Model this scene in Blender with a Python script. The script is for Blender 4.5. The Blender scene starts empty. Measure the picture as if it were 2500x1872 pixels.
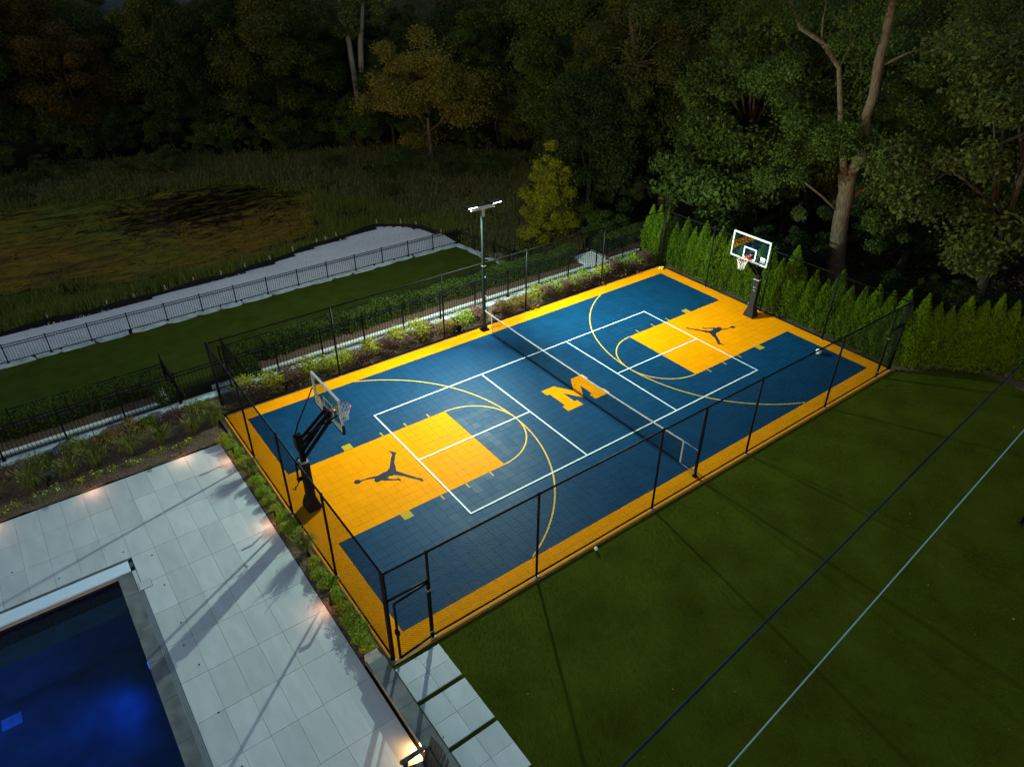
import bpy, math, random
import numpy as np
from mathutils import Vector, Matrix

random.seed(7)
RNG = np.random.default_rng(11)
R = math.radians
sc = bpy.context.scene
COL = sc.collection
FT = .3048

# ------------------------------------------------------------------ camera
CAM = Vector((-15.004, -16.083, 14.676))
YAW, PITCH, ROLL = .92742, -.57959, .005965
fwd = Vector((math.cos(PITCH)*math.cos(YAW), math.cos(PITCH)*math.sin(YAW), math.sin(PITCH)))
rgt = Vector((math.sin(YAW), -math.cos(YAW), 0))
upv = rgt.cross(fwd)
c_, s_ = math.cos(ROLL), math.sin(ROLL)
right = rgt*c_ + upv*s_
up = upv*c_ - rgt*s_
cam = bpy.data.cameras.new('camera')
camo = bpy.data.objects.new('camera', cam); COL.objects.link(camo)
M = Matrix((right, up, -fwd)).transposed().to_4x4(); M.translation = CAM
camo.matrix_world = M
cam.sensor_width = 36; cam.lens = 36*1733.6/2500
cam.clip_start = .1; cam.clip_end = 2000
sc.camera = camo

# ------------------------------------------------------------------ sky, dusk glow, exposure
world = bpy.data.worlds.new('World'); sc.world = world; world.use_nodes = True
nt = world.node_tree; nt.nodes.clear()
sky = nt.nodes.new('ShaderNodeTexSky'); sky.sky_type = 'NISHITA'; sky.sun_disc = False
SUN_EL, SUN_ROT = R(3.5), R(250)
sky.sun_elevation = SUN_EL; sky.sun_rotation = SUN_ROT; sky.altitude = 200; sky.ozone_density = 1.5
bg = nt.nodes.new('ShaderNodeBackground'); bg.inputs[1].default_value = .115
wo = nt.nodes.new('ShaderNodeOutputWorld')
nt.links.new(sky.outputs[0], bg.inputs[0]); nt.links.new(bg.outputs[0], wo.inputs[0])
sun = bpy.data.lights.new('sun', 'SUN'); sun.energy = .02; sun.angle = R(12); sun.color = (1, .86, .72)
suno = bpy.data.objects.new('sun', sun); COL.objects.link(suno)
# sun_rotation is measured clockwise from +Y
sd = Vector((math.sin(SUN_ROT)*math.cos(SUN_EL), math.cos(SUN_ROT)*math.cos(SUN_EL), math.sin(SUN_EL)))
suno.rotation_euler = (-sd).to_track_quat('-Z', 'Y').to_euler()
sc.view_settings.view_transform = 'Standard'; sc.view_settings.look = 'None'
sc.view_settings.gamma = 1; sc.view_settings.use_curve_mapping = False
sc.view_settings.exposure = 1.75
LAMP_W = 680
sc.cycles.max_bounces = 6; sc.cycles.transparent_max_bounces = 16
sc.cycles.sample_clamp_indirect = 4

# ------------------------------------------------------------------ materials
MATS = {}
def mat(name, col, rough=.6, metal=0, var=.0, scale=8, bump=0, bscale=None, col2=None, stretch=None, spec=None, emit=None, det=4):
    m = bpy.data.materials.new(name); m.use_nodes = True; MATS[name] = m
    n = m.node_tree; p = n.nodes['Principled BSDF']
    p.inputs['Base Color'].default_value = (*col, 1); p.inputs['Roughness'].default_value = rough
    p.inputs['Metallic'].default_value = metal
    if spec is None: spec = .03 if rough >= .7 else .3
    p.inputs['Specular IOR Level'].default_value = spec
    if emit:
        p.inputs['Emission Color'].default_value = (*emit[0], 1); p.inputs['Emission Strength'].default_value = emit[1]
    if var or col2 or bump:
        tc = n.nodes.new('ShaderNodeNewGeometry'); mp = n.nodes.new('ShaderNodeMapping')
        n.links.new(tc.outputs['Position'], mp.inputs[0])
        if stretch: mp.inputs['Scale'].default_value = stretch
        nz = n.nodes.new('ShaderNodeTexNoise'); nz.inputs['Scale'].default_value = scale; nz.inputs['Detail'].default_value = det
        n.links.new(mp.outputs[0], nz.inputs[0])
        if var or col2:
            cr = n.nodes.new('ShaderNodeValToRGB'); e = cr.color_ramp.elements
            e[0].position = .32; e[1].position = .68
            a = col if col2 else tuple(c*(1-var) for c in col); b = col2 if col2 else tuple(min(1, c*(1+var)) for c in col)
            e[0].color = (*a, 1); e[1].color = (*b, 1)
            n.links.new(nz.outputs[0], cr.inputs[0]); n.links.new(cr.outputs[0], p.inputs['Base Color'])
        if bump:
            nb = n.nodes.new('ShaderNodeTexNoise'); nb.inputs['Scale'].default_value = bscale or scale*3; nb.inputs['Detail'].default_value = 6
            n.links.new(mp.outputs[0], nb.inputs[0])
            b = n.nodes.new('ShaderNodeBump'); b.inputs['Strength'].default_value = bump; b.inputs['Distance'].default_value = .03
            n.links.new(nb.outputs[0], b.inputs['Height']); n.links.new(b.outputs[0], p.inputs['Normal'])
    return m

def leafmat(name, col, col2, tr=.35, rough=.55):
    m = bpy.data.materials.new(name); m.use_nodes = True; MATS[name] = m
    n = m.node_tree; p = n.nodes['Principled BSDF']; out = n.nodes['Material Output']
    g = n.nodes.new('ShaderNodeNewGeometry'); oi = n.nodes.new('ShaderNodeObjectInfo')
    nz = n.nodes.new('ShaderNodeTexNoise'); nz.inputs['Scale'].default_value = .9; nz.inputs['Detail'].default_value = 3
    n.links.new(g.outputs['Position'], nz.inputs[0])
    a1 = n.nodes.new('ShaderNodeMath'); a1.operation = 'MULTIPLY_ADD'; a1.inputs[1].default_value = .55
    n.links.new(g.outputs['Random Per Island'], a1.inputs[0])
    n.links.new(nz.outputs[0], a1.inputs[2])
    a2 = n.nodes.new('ShaderNodeMath'); a2.operation = 'MULTIPLY_ADD'; a2.inputs[1].default_value = .35
    n.links.new(oi.outputs['Random'], a2.inputs[0]); n.links.new(a1.outputs[0], a2.inputs[2])
    cr = n.nodes.new('ShaderNodeValToRGB'); e = cr.color_ramp.elements
    e[0].position = .45; e[1].position = 1.25 if False else 1.0
    e[0].color = (*col, 1); e[1].color = (*col2, 1)
    n.links.new(a2.outputs[0], cr.inputs[0]); n.links.new(cr.outputs[0], p.inputs['Base Color'])
    p.inputs['Roughness'].default_value = rough; p.inputs['Specular IOR Level'].default_value = .06
    t = n.nodes.new('ShaderNodeBsdfTranslucent'); n.links.new(cr.outputs[0], t.inputs[0])
    mx = n.nodes.new('ShaderNodeMixShader'); mx.inputs[0].default_value = tr
    n.links.new(p.outputs[0], mx.inputs[1]); n.links.new(t.outputs[0], mx.inputs[2]); n.links.new(mx.outputs[0], out.inputs[0])
    return m

def tilemat(name, col, spec=.02, r0=.42, lo=.80, hi=1.16):
    # sport tile: each 1 ft tile differs a little in tone and gloss (parquet grain)
    m = bpy.data.materials.new(name); m.use_nodes = True; MATS[name] = m
    n = m.node_tree; p = n.nodes['Principled BSDF']
    g = n.nodes.new('ShaderNodeNewGeometry')
    dv = n.nodes.new('ShaderNodeVectorMath'); dv.operation = 'SCALE'; dv.inputs['Scale'].default_value = 1/FT
    n.links.new(g.outputs['Position'], dv.inputs[0])
    fl = n.nodes.new('ShaderNodeVectorMath'); fl.operation = 'FLOOR'; n.links.new(dv.outputs[0], fl.inputs[0])
    wn = n.nodes.new('ShaderNodeTexWhiteNoise'); wn.noise_dimensions = '2D'; n.links.new(fl.outputs[0], wn.inputs['Vector'])
    nz = n.nodes.new('ShaderNodeTexNoise'); nz.inputs['Scale'].default_value = 1.3; nz.inputs['Detail'].default_value = 8; nz.inputs['Roughness'].default_value = .65
    n.links.new(g.outputs['Position'], nz.inputs[0])
    ad = n.nodes.new('ShaderNodeMath'); ad.operation = 'MULTIPLY_ADD'; ad.inputs[1].default_value = .3
    n.links.new(wn.outputs['Value'], ad.inputs[0]); n.links.new(nz.outputs[0], ad.inputs[2])
    mr = n.nodes.new('ShaderNodeMapRange'); mr.inputs[1].default_value = .35; mr.inputs[2].default_value = .95
    mr.inputs[3].default_value = lo; mr.inputs[4].default_value = hi
    n.links.new(ad.outputs[0], mr.inputs[0])
    vm = n.nodes.new('ShaderNodeVectorMath'); vm.operation = 'SCALE'; vm.inputs[0].default_value = col
    n.links.new(mr.outputs[0], vm.inputs['Scale']); n.links.new(vm.outputs[0], p.inputs['Base Color'])
    r2 = n.nodes.new('ShaderNodeMapRange'); r2.inputs[1].default_value = .3; r2.inputs[2].default_value = .9
    r2.inputs[3].default_value = r0; r2.inputs[4].default_value = r0+.14; p.inputs['Specular IOR Level'].default_value = spec
    n.links.new(ad.outputs[0], r2.inputs[0]); n.links.new(r2.outputs[0], p.inputs['Roughness'])
    # fine open grid relief of the tile
    vo = n.nodes.new('ShaderNodeTexNoise'); vo.inputs['Scale'].default_value = 60; n.links.new(g.outputs['Position'], vo.inputs[0])
    b = n.nodes.new('ShaderNodeBump'); b.inputs['Strength'].default_value = .12; b.inputs['Distance'].default_value = .01
    n.links.new(vo.outputs[0], b.inputs['Height']); n.links.new(b.outputs[0], p.inputs['Normal'])
    return m

BLUE = tilemat('blue_tile', (.002, .036, .088), .085, .50, .84, 1.14); YELLOW = tilemat('yellow_tile', (.77, .255, .001), .012, .48, .92, 1.07)
tilebase = mat('tile_bed', (.03, .045, .06), .9)
white = mat('white_line', (.66, .69, .69), .5, spec=.1); lineyel = mat('yellow_line', (.62, .36, .05), .5, spec=.05)
mark = mat('olive_mark', (.42, .27, .012), .5, spec=.05); logo_grey = mat('logo_grey', (.022, .026, .038), .55, var=.15, spec=.05)
black = mat('black_powder_coat', (.006, .006, .0065), .5, spec=.06); blackw = mat('black_wire', (.004, .005, .005), .7, spec=.02)
foam = mat('black_foam', (.02, .019, .017), .7, bump=.2, bscale=20); steel = mat('galvanised_steel', (.42, .44, .44), .45, .6)
alu = mat('aluminium', (.55, .57, .58), .4, .3); rimred = mat('red_steel', (.45, .03, .02), .4); netw = mat('white_cord', (.75, .72, .66), .7)
slabm = mat('slab_concrete', (.30, .31, .31), .85, var=.15, bump=.3); curbm = mat('ochre_edge', (.30, .13, .02), .6, var=.2)
paver = mat('pale_paver', (.44, .46, .465), .6, var=.075, scale=1.1, stretch=(3.2, .9, 1), bump=.05, bscale=30, det=8)
n_ = paver.node_tree; p_ = n_.nodes['Principled BSDF']; lk_ = p_.inputs['Base Color'].links[0].from_socket
oi_ = n_.nodes.new('ShaderNodeObjectInfo'); mr_ = n_.nodes.new('ShaderNodeMapRange'); mr_.inputs[3].default_value = .90; mr_.inputs[4].default_value = 1.06
vs_ = n_.nodes.new('ShaderNodeVectorMath'); vs_.operation = 'SCALE'; n_.links.new(oi_.outputs['Random'], mr_.inputs[0]); n_.links.new(lk_, vs_.inputs[0]); n_.links.new(mr_.outputs[0], vs_.inputs['Scale']); n_.links.new(vs_.outputs[0], p_.inputs['Base Color'])
joint = mat('paver_joint', (.10, .11, .11), .9)
coping = mat('dark_slate', (.115, .125, .125), .5, var=.3, scale=2.5, bump=.1, det=8)
drainm = mat('drain_metal', (.16, .17, .18), .5, .4); lid = mat('pale_lid', (.55, .65, .75), .5, var=.04, scale=2)
tan = mat('tan_trim', (.40, .32, .25), .7); plaster = mat('pool_plaster', (.028, .075, .095), .7, var=.35, scale=1.2, det=6)
pebble = mat('pebble_tile', (.012, .012, .02), .3, col2=(.09, .08, .12), scale=14, bump=.6, bscale=20)
mulch = mat('mulch', (.060, .038, .024), .95, col2=(.19, .125, .085), scale=22, bump=1, bscale=40)
chips = mat('bark_chips', (.20, .15, .11), .9, var=.6, scale=9)
turf = mat('turf', (.033, .042, .0015), .9, col2=(.056, .070, .004), scale=.7, bump=.5, bscale=160, det=10)
turf2 = mat('turf_strip', (.034, .042, .003), .9, col2=(.044, .062, .007), scale=1.2, bump=.6, bscale=120, det=8)
blade = leafmat('turf_blades', (.035, .046, .0012), (.074, .093, .004), .25)
gravelm = mat('gravel', (.42, .385, .385), .9, col2=(.60, .555, .56), scale=14, bump=.7, bscale=22)
stone = mat('flagstone', (.27, .30, .30), .8, col2=(.50, .54, .54), scale=2.2, bump=.5, bscale=12, det=8)
block = mat('wall_block', (.20, .205, .195), .9, var=.3, scale=6, bump=.4); blockcap = mat('block_cap', (.60, .62, .57), .85, var=.15, scale=7)
forest = mat('forest_floor', (.009, .010, .004), 1, col2=(.024, .020, .009), scale=.6, bump=1, bscale=6, det=10)
silt = mat('black_fabric', (.01, .01, .011), .8); stake = mat('weathered_wood', (.25, .21, .16), .8)
bark = mat('grey_bark', (.042, .032, .022), .95, col2=(.105, .082, .058), scale=5, stretch=(4, 4, .6), bump=1, bscale=9)
barkd = mat('dark_bark', (.02, .017, .013), .95, col2=(.05, .041, .031), scale=5, stretch=(4, 4, .6), bump=1, bscale=9)
glass = bpy.data.materials.new('clear_glass'); glass.use_nodes = True
g_ = glass.node_tree; g_.nodes.clear(); go_ = g_.nodes.new('ShaderNodeOutputMaterial'); gm_ = g_.nodes.new('ShaderNodeMixShader')
gt_ = g_.nodes.new('ShaderNodeBsdfTransparent'); gt_.inputs[0].default_value = (.82, .93, .88, 1); gg_ = g_.nodes.new('ShaderNodeBsdfGlossy'); gg_.inputs['Roughness'].default_value = .02
gf_ = g_.nodes.new('ShaderNodeLayerWeight'); gf_.inputs[0].default_value = .18
gp_ = g_.nodes.new('ShaderNodeMath'); gp_.operation = 'MULTIPLY_ADD'; gp_.inputs[1].default_value = .5; gp_.inputs[2].default_value = .04; g_.links.new(gf_.outputs['Facing'], gp_.inputs[0]); g_.links.new(gp_.outputs[0], gm_.inputs[0]); g_.links.new(gt_.outputs[0], gm_.inputs[1]); g_.links.new(gg_.outputs[0], gm_.inputs[2]); g_.links.new(gm_.outputs[0], go_.inputs[0])
water = bpy.data.materials.new('pool_water'); water.use_nodes = True
w_ = water.node_tree; w_.nodes.clear(); o_ = w_.nodes.new('ShaderNodeOutputMaterial'); m_ = w_.nodes.new('ShaderNodeMixShader')
t_ = w_.nodes.new('ShaderNodeBsdfTransparent'); t_.inputs[0].default_value = (.45, .72, .95, 1); gl_ = w_.nodes.new('ShaderNodeBsdfGlossy'); gl_.inputs['Roughness'].default_value = .03
f_ = w_.nodes.new('ShaderNodeFresnel'); f_.inputs[0].default_value = 1.33
nz_ = w_.nodes.new('ShaderNodeTexNoise'); nz_.inputs['Scale'].default_value = 3; nz_.inputs['Detail'].default_value = 4; ge_ = w_.nodes.new('ShaderNodeNewGeometry'); w_.links.new(ge_.outputs['Position'], nz_.inputs[0])
b_ = w_.nodes.new('ShaderNodeBump'); b_.inputs['Strength'].default_value = .12; b_.inputs['Distance'].default_value = .05; w_.links.new(nz_.outputs[0], b_.inputs['Height'])
for nd in (gl_, f_): w_.links.new(b_.outputs[0], nd.inputs['Normal'])
w_.links.new(f_.outputs[0], m_.inputs[0]); w_.links.new(t_.outputs[0], m_.inputs[1]); w_.links.new(gl_.outputs[0], m_.inputs[2]); w_.links.new(m_.outputs[0], o_.inputs[0])

L_DARK = leafmat('leaf_dark', (.010, .020, .006), (.030, .048, .014)); L_OLIVE = leafmat('leaf_olive', (.024, .035, .007), (.060, .074, .016))
L_BROWN = leafmat('leaf_bronze', (.026, .020, .005), (.065, .045, .012)); L_YG = leafmat('leaf_yellow_green', (.09, .10, .004), (.24, .24, .015))
L_PALE = leafmat('leaf_pale', (.035, .052, .012), (.10, .13, .035)); L_MID = leafmat('leaf_mid', (.019, .035, .006), (.052, .082, .015))
L_ARB = leafmat('leaf_arborvitae', (.031, .076, .003), (.112, .20, .008), .42); L_HEDGE = leafmat('leaf_hedge', (.022, .040, .008), (.07, .105, .018))
L_GOLD = leafmat('leaf_gold', (.13, .15, .008), (.36, .36, .02)); L_PURPLE = leafmat('leaf_purple', (.05, .028, .022), (.17, .095, .07))
L_LIME = leafmat('leaf_lime', (.09, .15, .010), (.24, .32, .025)); L_GRASS = leafmat('leaf_fountain_grass', (.055, .072, .010), (.20, .21, .045))
L_REED = leafmat('leaf_reed', (.040, .046, .016), (.12, .10, .05)); L_MARSH = leafmat('leaf_marsh', (.042, .060, .009), (.115, .13, .022))
plume = mat('buff_plume', (.24, .20, .10), .9); petal = mat('white_petal', (.8, .8, .7), .6); petaly = mat('yellow_petal', (.75, .55, .03), .6)

def pond_mat():
    m = mat('algae_pond', (.1, .1, .1), .75, spec=.05); n = m.node_tree; p = n.nodes['Principled BSDF']
    g = n.nodes.new('ShaderNodeNewGeometry')
    mp = n.nodes.new('ShaderNodeMapping'); mp.inputs['Scale'].default_value = (.35, 1, 1); n.links.new(g.outputs['Position'], mp.inputs[0])
    n1 = n.nodes.new('ShaderNodeTexNoise'); n1.inputs['Scale'].default_value = .16; n1.inputs['Detail'].default_value = 6; n.links.new(g.outputs['Position'], n1.inputs[0])
    n2 = n.nodes.new('ShaderNodeTexNoise'); n2.inputs['Scale'].default_value = 1.0; n2.inputs['Detail'].default_value = 9; n2.inputs['Roughness'].default_value = .68; n2.inputs['Distortion'].default_value = 1.2
    n.links.new(mp.outputs[0], n2.inputs[0])
    c1 = n.nodes.new('ShaderNodeValToRGB'); c1.color_ramp.elements[0].position = .48; c1.color_ramp.elements[1].position = .72
    c1.color_ramp.elements[0].color = (.15, .082, .008, 1); c1.color_ramp.elements[1].color = (.095, .098, .010, 1)
    n.links.new(n1.outputs[0], c1.inputs[0])
    # sunken, bare patch in the middle of the mat
    sx = n.nodes.new('ShaderNodeVectorMath'); sx.operation = 'SUBTRACT'; sx.inputs[1].default_value = (-1.8, 42.0, 0); n.links.new(g.outputs['Position'], sx.inputs[0])
    sm = n.nodes.new('ShaderNodeVectorMath'); sm.operation = 'MULTIPLY'; sm.inputs[1].default_value = (.135, .17, 0); n.links.new(sx.outputs[0], sm.inputs[0])
    sl = n.nodes.new('ShaderNodeVectorMath'); sl.operation = 'LENGTH'; n.links.new(sm.outputs[0], sl.inputs[0])
    mr = n.nodes.new('ShaderNodeMapRange'); mr.inputs[1].default_value = .25; mr.inputs[2].default_value = 1.1; mr.inputs[3].default_value = .13; mr.inputs[4].default_value = -.02
    n.links.new(sl.outputs[1], mr.inputs[0])
    sb = n.nodes.new('ShaderNodeMath'); sb.operation = 'SUBTRACT'; n.links.new(n2.outputs[0], sb.inputs[0]); n.links.new(mr.outputs[0], sb.inputs[1])
    c2 = n.nodes.new('ShaderNodeValToRGB'); c2.color_ramp.elements[0].position = .36; c2.color_ramp.elements[1].position = .56
    c2.color_ramp.elements[0].color = (.10, .10, .10, 1); c2.color_ramp.elements[1].color = (1, 1, 1, 1)
    n.links.new(sb.outputs[0], c2.inputs[0])
    mx = n.nodes.new('ShaderNodeMix'); mx.data_type = 'RGBA'; mx.blend_type = 'MULTIPLY'; mx.inputs[0].default_value = 1
    n.links.new(c1.outputs[0], mx.inputs[6]); n.links.new(c2.outputs[0], mx.inputs[7])
    n4 = n.nodes.new('ShaderNodeTexNoise'); n4.inputs['Scale'].default_value = 2.6; n4.inputs['Detail'].default_value = 10; n4.inputs['Roughness'].default_value = .75; n.links.new(mp.outputs[0], n4.inputs[0])
    c4 = n.nodes.new('ShaderNodeMapRange'); c4.inputs[1].default_value = .3; c4.inputs[2].default_value = .7; c4.inputs[3].default_value = .45; c4.inputs[4].default_value = 1.35; n.links.new(n4.outputs[0], c4.inputs[0])
    sc4 = n.nodes.new('ShaderNodeVectorMath'); sc4.operation = 'SCALE'; n.links.new(mx.outputs[2], sc4.inputs[0]); n5 = n.nodes.new('ShaderNodeTexNoise'); n5.inputs['Scale'].default_value = .42; n5.inputs['Detail'].default_value = 6; n5.inputs['Roughness'].default_value = .6; n5.inputs['Distortion'].default_value = 2.2; n.links.new(g.outputs['Position'], n5.inputs[0])
    a5 = n.nodes.new('ShaderNodeMath'); a5.operation = 'SUBTRACT'; a5.inputs[1].default_value = .5; n.links.new(n5.outputs[0], a5.inputs[0])
    b5 = n.nodes.new('ShaderNodeMath'); b5.operation = 'ABSOLUTE'; n.links.new(a5.outputs[0], b5.inputs[0])
    w5 = n.nodes.new('ShaderNodeMapRange'); w5.inputs[1].default_value = .2; w5.inputs[2].default_value = 1.5; w5.inputs[3].default_value = .05; w5.inputs[4].default_value = .009; n.links.new(sl.outputs[1], w5.inputs[0])
    d5 = n.nodes.new('ShaderNodeMath'); d5.operation = 'DIVIDE'; n.links.new(b5.outputs[0], d5.inputs[0]); n.links.new(w5.outputs[0], d5.inputs[1])
    e5 = n.nodes.new('ShaderNodeMapRange'); e5.inputs[1].default_value = .5; e5.inputs[2].default_value = 1.3; e5.inputs[3].default_value = .12; e5.inputs[4].default_value = 1.0; n.links.new(d5.outputs[0], e5.inputs[0])
    f5 = n.nodes.new('ShaderNodeMath'); f5.operation = 'MULTIPLY'; n.links.new(c4.outputs[0], f5.inputs[0]); n.links.new(e5.outputs[0], f5.inputs[1])
    n.links.new(f5.outputs[0], sc4.inputs['Scale'])
    gx = n.nodes.new('ShaderNodeSeparateXYZ'); n.links.new(g.outputs['Position'], gx.inputs[0])
    gm = n.nodes.new('ShaderNodeMapRange'); gm.inputs[1].default_value = 42; gm.inputs[2].default_value = 48; gm.inputs[3].default_value = 0; gm.inputs[4].default_value = .22; n.links.new(gx.outputs['Y'], gm.inputs[0])
    ga = n.nodes.new('ShaderNodeMath'); ga.operation = 'ADD'; n.links.new(n1.outputs[0], ga.inputs[0]); n.links.new(gm.outputs[0], ga.inputs[1]); n.links.new(ga.outputs[0], c1.inputs[0]); n.links.new(sc4.outputs[0], p.inputs['Base Color'])
    r = n.nodes.new('ShaderNodeMapRange'); r.inputs[1].default_value = .37; r.inputs[2].default_value = .5; r.inputs[3].default_value = .15; r.inputs[4].default_value = .9
    n.links.new(sb.outputs[0], r.inputs[0]); n.links.new(r.outputs[0], p.inputs['Roughness'])
    return m
pondm = pond_mat()

# ------------------------------------------------------------------ mesh helpers
def link(name, me, m=None, parent=None):
    o = bpy.data.objects.new(name, me); COL.objects.link(o)
    if m is not None and not me.materials:
        for x in (m if isinstance(m, (list, tuple)) else [m]): me.materials.append(x)
    if parent: o.parent = parent
    return o
def tag(o, label=None, cat=None, group=None, kind=None):
    if label: o['label'] = label
    if cat: o['category'] = cat
    if group: o['group'] = group
    if kind: o['kind'] = kind
    return o
def empty(name, loc=(0, 0, 0), rz=0, label=None, cat=None, group=None):
    o = bpy.data.objects.new(name, None); COL.objects.link(o); o.location = loc; o.rotation_euler = (0, 0, rz); o.empty_display_size = .2
    return tag(o, label, cat, group)
def copy_tree(o, parent=None):
    c = o.copy(); COL.objects.link(c); c.parent = parent
    for ch in [x for x in bpy.data.objects if x.parent == o]: copy_tree(ch, c)
    return c
def np_mesh(name, V, F, smooth=False):
    V = np.asarray(V, np.float32); F = np.asarray(F, np.int32)
    me = bpy.data.meshes.new(name); k = F.shape[1]
    me.vertices.add(len(V)); me.vertices.foreach_set('co', V.ravel())
    me.loops.add(F.size); me.loops.foreach_set('vertex_index', F.ravel())
    me.polygons.add(len(F)); me.polygons.foreach_set('loop_start', np.arange(0, F.size, k, dtype=np.int32))
    try: me.polygons.foreach_set('loop_total', np.full(len(F), k, np.int32))
    except Exception: pass
    if smooth: me.polygons.foreach_set('use_smooth', np.ones(len(F), bool))
    me.update(calc_edges=True); return me

class MB:
    def __init__(s): s.v = []; s.f = []
    def add(s, V, F):
        n = len(s.v); s.v += [tuple(x) for x in V]; s.f += [tuple(i+n for i in f) for f in F]
    def box(s, c, d, rot=None, ch=0):
        x, y, z = d[0]/2, d[1]/2, d[2]/2
        if ch:
            V = [(-x, -y, -z), (x, -y, -z), (x, y, -z), (-x, y, -z), (-x, -y, z-ch), (x, -y, z-ch), (x, y, z-ch), (-x, y, z-ch),
                 (-x+ch, -y+ch, z), (x-ch, -y+ch, z), (x-ch, y-ch, z), (-x+ch, y-ch, z)]
            F = [(3, 2, 1, 0), (0, 1, 5, 4), (1, 2, 6, 5), (2, 3, 7, 6), (3, 0, 4, 7), (4, 5, 9, 8), (5, 6, 10, 9), (6, 7, 11, 10), (7, 4, 8, 11), (8, 9, 10, 11)]
        else:
            V = [(-x, -y, -z), (x, -y, -z), (x, y, -z), (-x, y, -z), (-x, -y, z), (x, -y, z), (x, y, z), (-x, y, z)]
            F = [(3, 2, 1, 0), (4, 5, 6, 7), (0, 1, 5, 4), (1, 2, 6, 5), (2, 3, 7, 6), (3, 0, 4, 7)]
        c = Vector(c)
        V = [(rot @ Vector(p) if rot else Vector(p)) + c for p in V]
        s.add(V, F); return s
    def beam(s, a, b, w, h, roll=0):
        a, b = Vector(a), Vector(b); d = b-a; L = d.length
        q = d.to_track_quat('X', 'Z').to_matrix()
        return s.box((a+b)/2, (L, w, h), q)
    def tube(s, pts, r, n=6, cap=True):
        pts = [Vector(p) for p in pts]; rs = r if isinstance(r, (list, tuple)) else [r]*len(pts)
        V = []; F = []; ref = None
        for i, p in enumerate(pts):
            d = (pts[min(i+1, len(pts)-1)]-pts[max(i-1, 0)]).normalized()
            if ref is None: ref = d.orthogonal().normalized()
            u = (ref - d*ref.dot(d)).normalized(); w = d.cross(u); ref = u
            for k in range(n):
                a = 2*math.pi*k/n; V.append(p + (u*math.cos(a)+w*math.sin(a))*rs[i])
        for i in range(len(pts)-1):
            for k in range(n):
                F.append((i*n+k, i*n+(k+1) % n, (i+1)*n+(k+1) % n, (i+1)*n+k))
        if cap: F.append(tuple(range(n-1, -1, -1))); F.append(tuple((len(pts)-1)*n+k for k in range(n)))
        s.add(V, F); return s
    def prism(s, poly, z0, z1):
        n = len(poly); a = sum(poly[i][0]*poly[(i+1) % n][1]-poly[(i+1) % n][0]*poly[i][1] for i in range(n))
        if a < 0: poly = poly[::-1]
        V = [(x, y, z0) for x, y in poly]+[(x, y, z1) for x, y in poly]
        F = [tuple(range(n, 2*n)), tuple(range(n-1, -1, -1))]+[(i, (i+1) % n, n+(i+1) % n, n+i) for i in range(n)]
        s.add(V, F); return s
    def sheet(s, poly, z):
        n = len(poly); a = sum(poly[i][0]*poly[(i+1) % n][1]-poly[(i+1) % n][0]*poly[i][1] for i in range(n))
        if a < 0: poly = poly[::-1]
        s.add([(x, y, z) for x, y in poly], [tuple(range(n))]); return s
    def sphere(s, c, r, n=12, m=8, sq=1):
        V = [Vector(c)+Vector((0, 0, r*sq))]; F = []
        for j in range(1, m):
            t = math.pi*j/m
            for k in range(n):
                a = 2*math.pi*k/n; V.append(Vector(c)+Vector((r*math.sin(t)*math.cos(a), r*math.sin(t)*math.sin(a), r*sq*math.cos(t))))
        V.append(Vector(c)-Vector((0, 0, r*sq)))
        for k in range(n): F.append((0, 1+k, 1+(k+1) % n))
        for j in range(m-2):
            for k in range(n): F.append((1+j*n+k, 1+(j+1)*n+k, 1+(j+1)*n+(k+1) % n, 1+j*n+(k+1) % n))
        e = len(V)-1; b = 1+(m-2)*n
        for k in range(n): F.append((b+k, e, b+(k+1) % n))
        s.add(V, F); return s
    def mesh(s, name, smooth=False):
        me = bpy.data.meshes.new(name); me.from_pydata([tuple(v) for v in s.v], [], s.f); me.update()
        if smooth: me.polygons.foreach_set('use_smooth', [True]*len(me.polygons))
        return me
    def build(s, name, m, parent=None, smooth=False): return link(name, s.mesh(name, smooth), m, parent)

ORD = 'first second third fourth fifth sixth seventh eighth ninth tenth eleventh twelfth thirteenth fourteenth fifteenth sixteenth seventeenth eighteenth nineteenth twentieth'.split()
def ordw(i):
    if i < 20: return ORD[i]
    t = ['twenty', 'thirty', 'forty'][i//10-2] if i % 10 != 9 else None
    n = i+1
    if n % 10 == 0: return {30: 'thirtieth', 40: 'fortieth', 50: 'fiftieth'}[n]
    return {2: 'twenty', 3: 'thirty', 4: 'forty'}[n//10]+'-'+ORD[n % 10-1]

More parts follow.
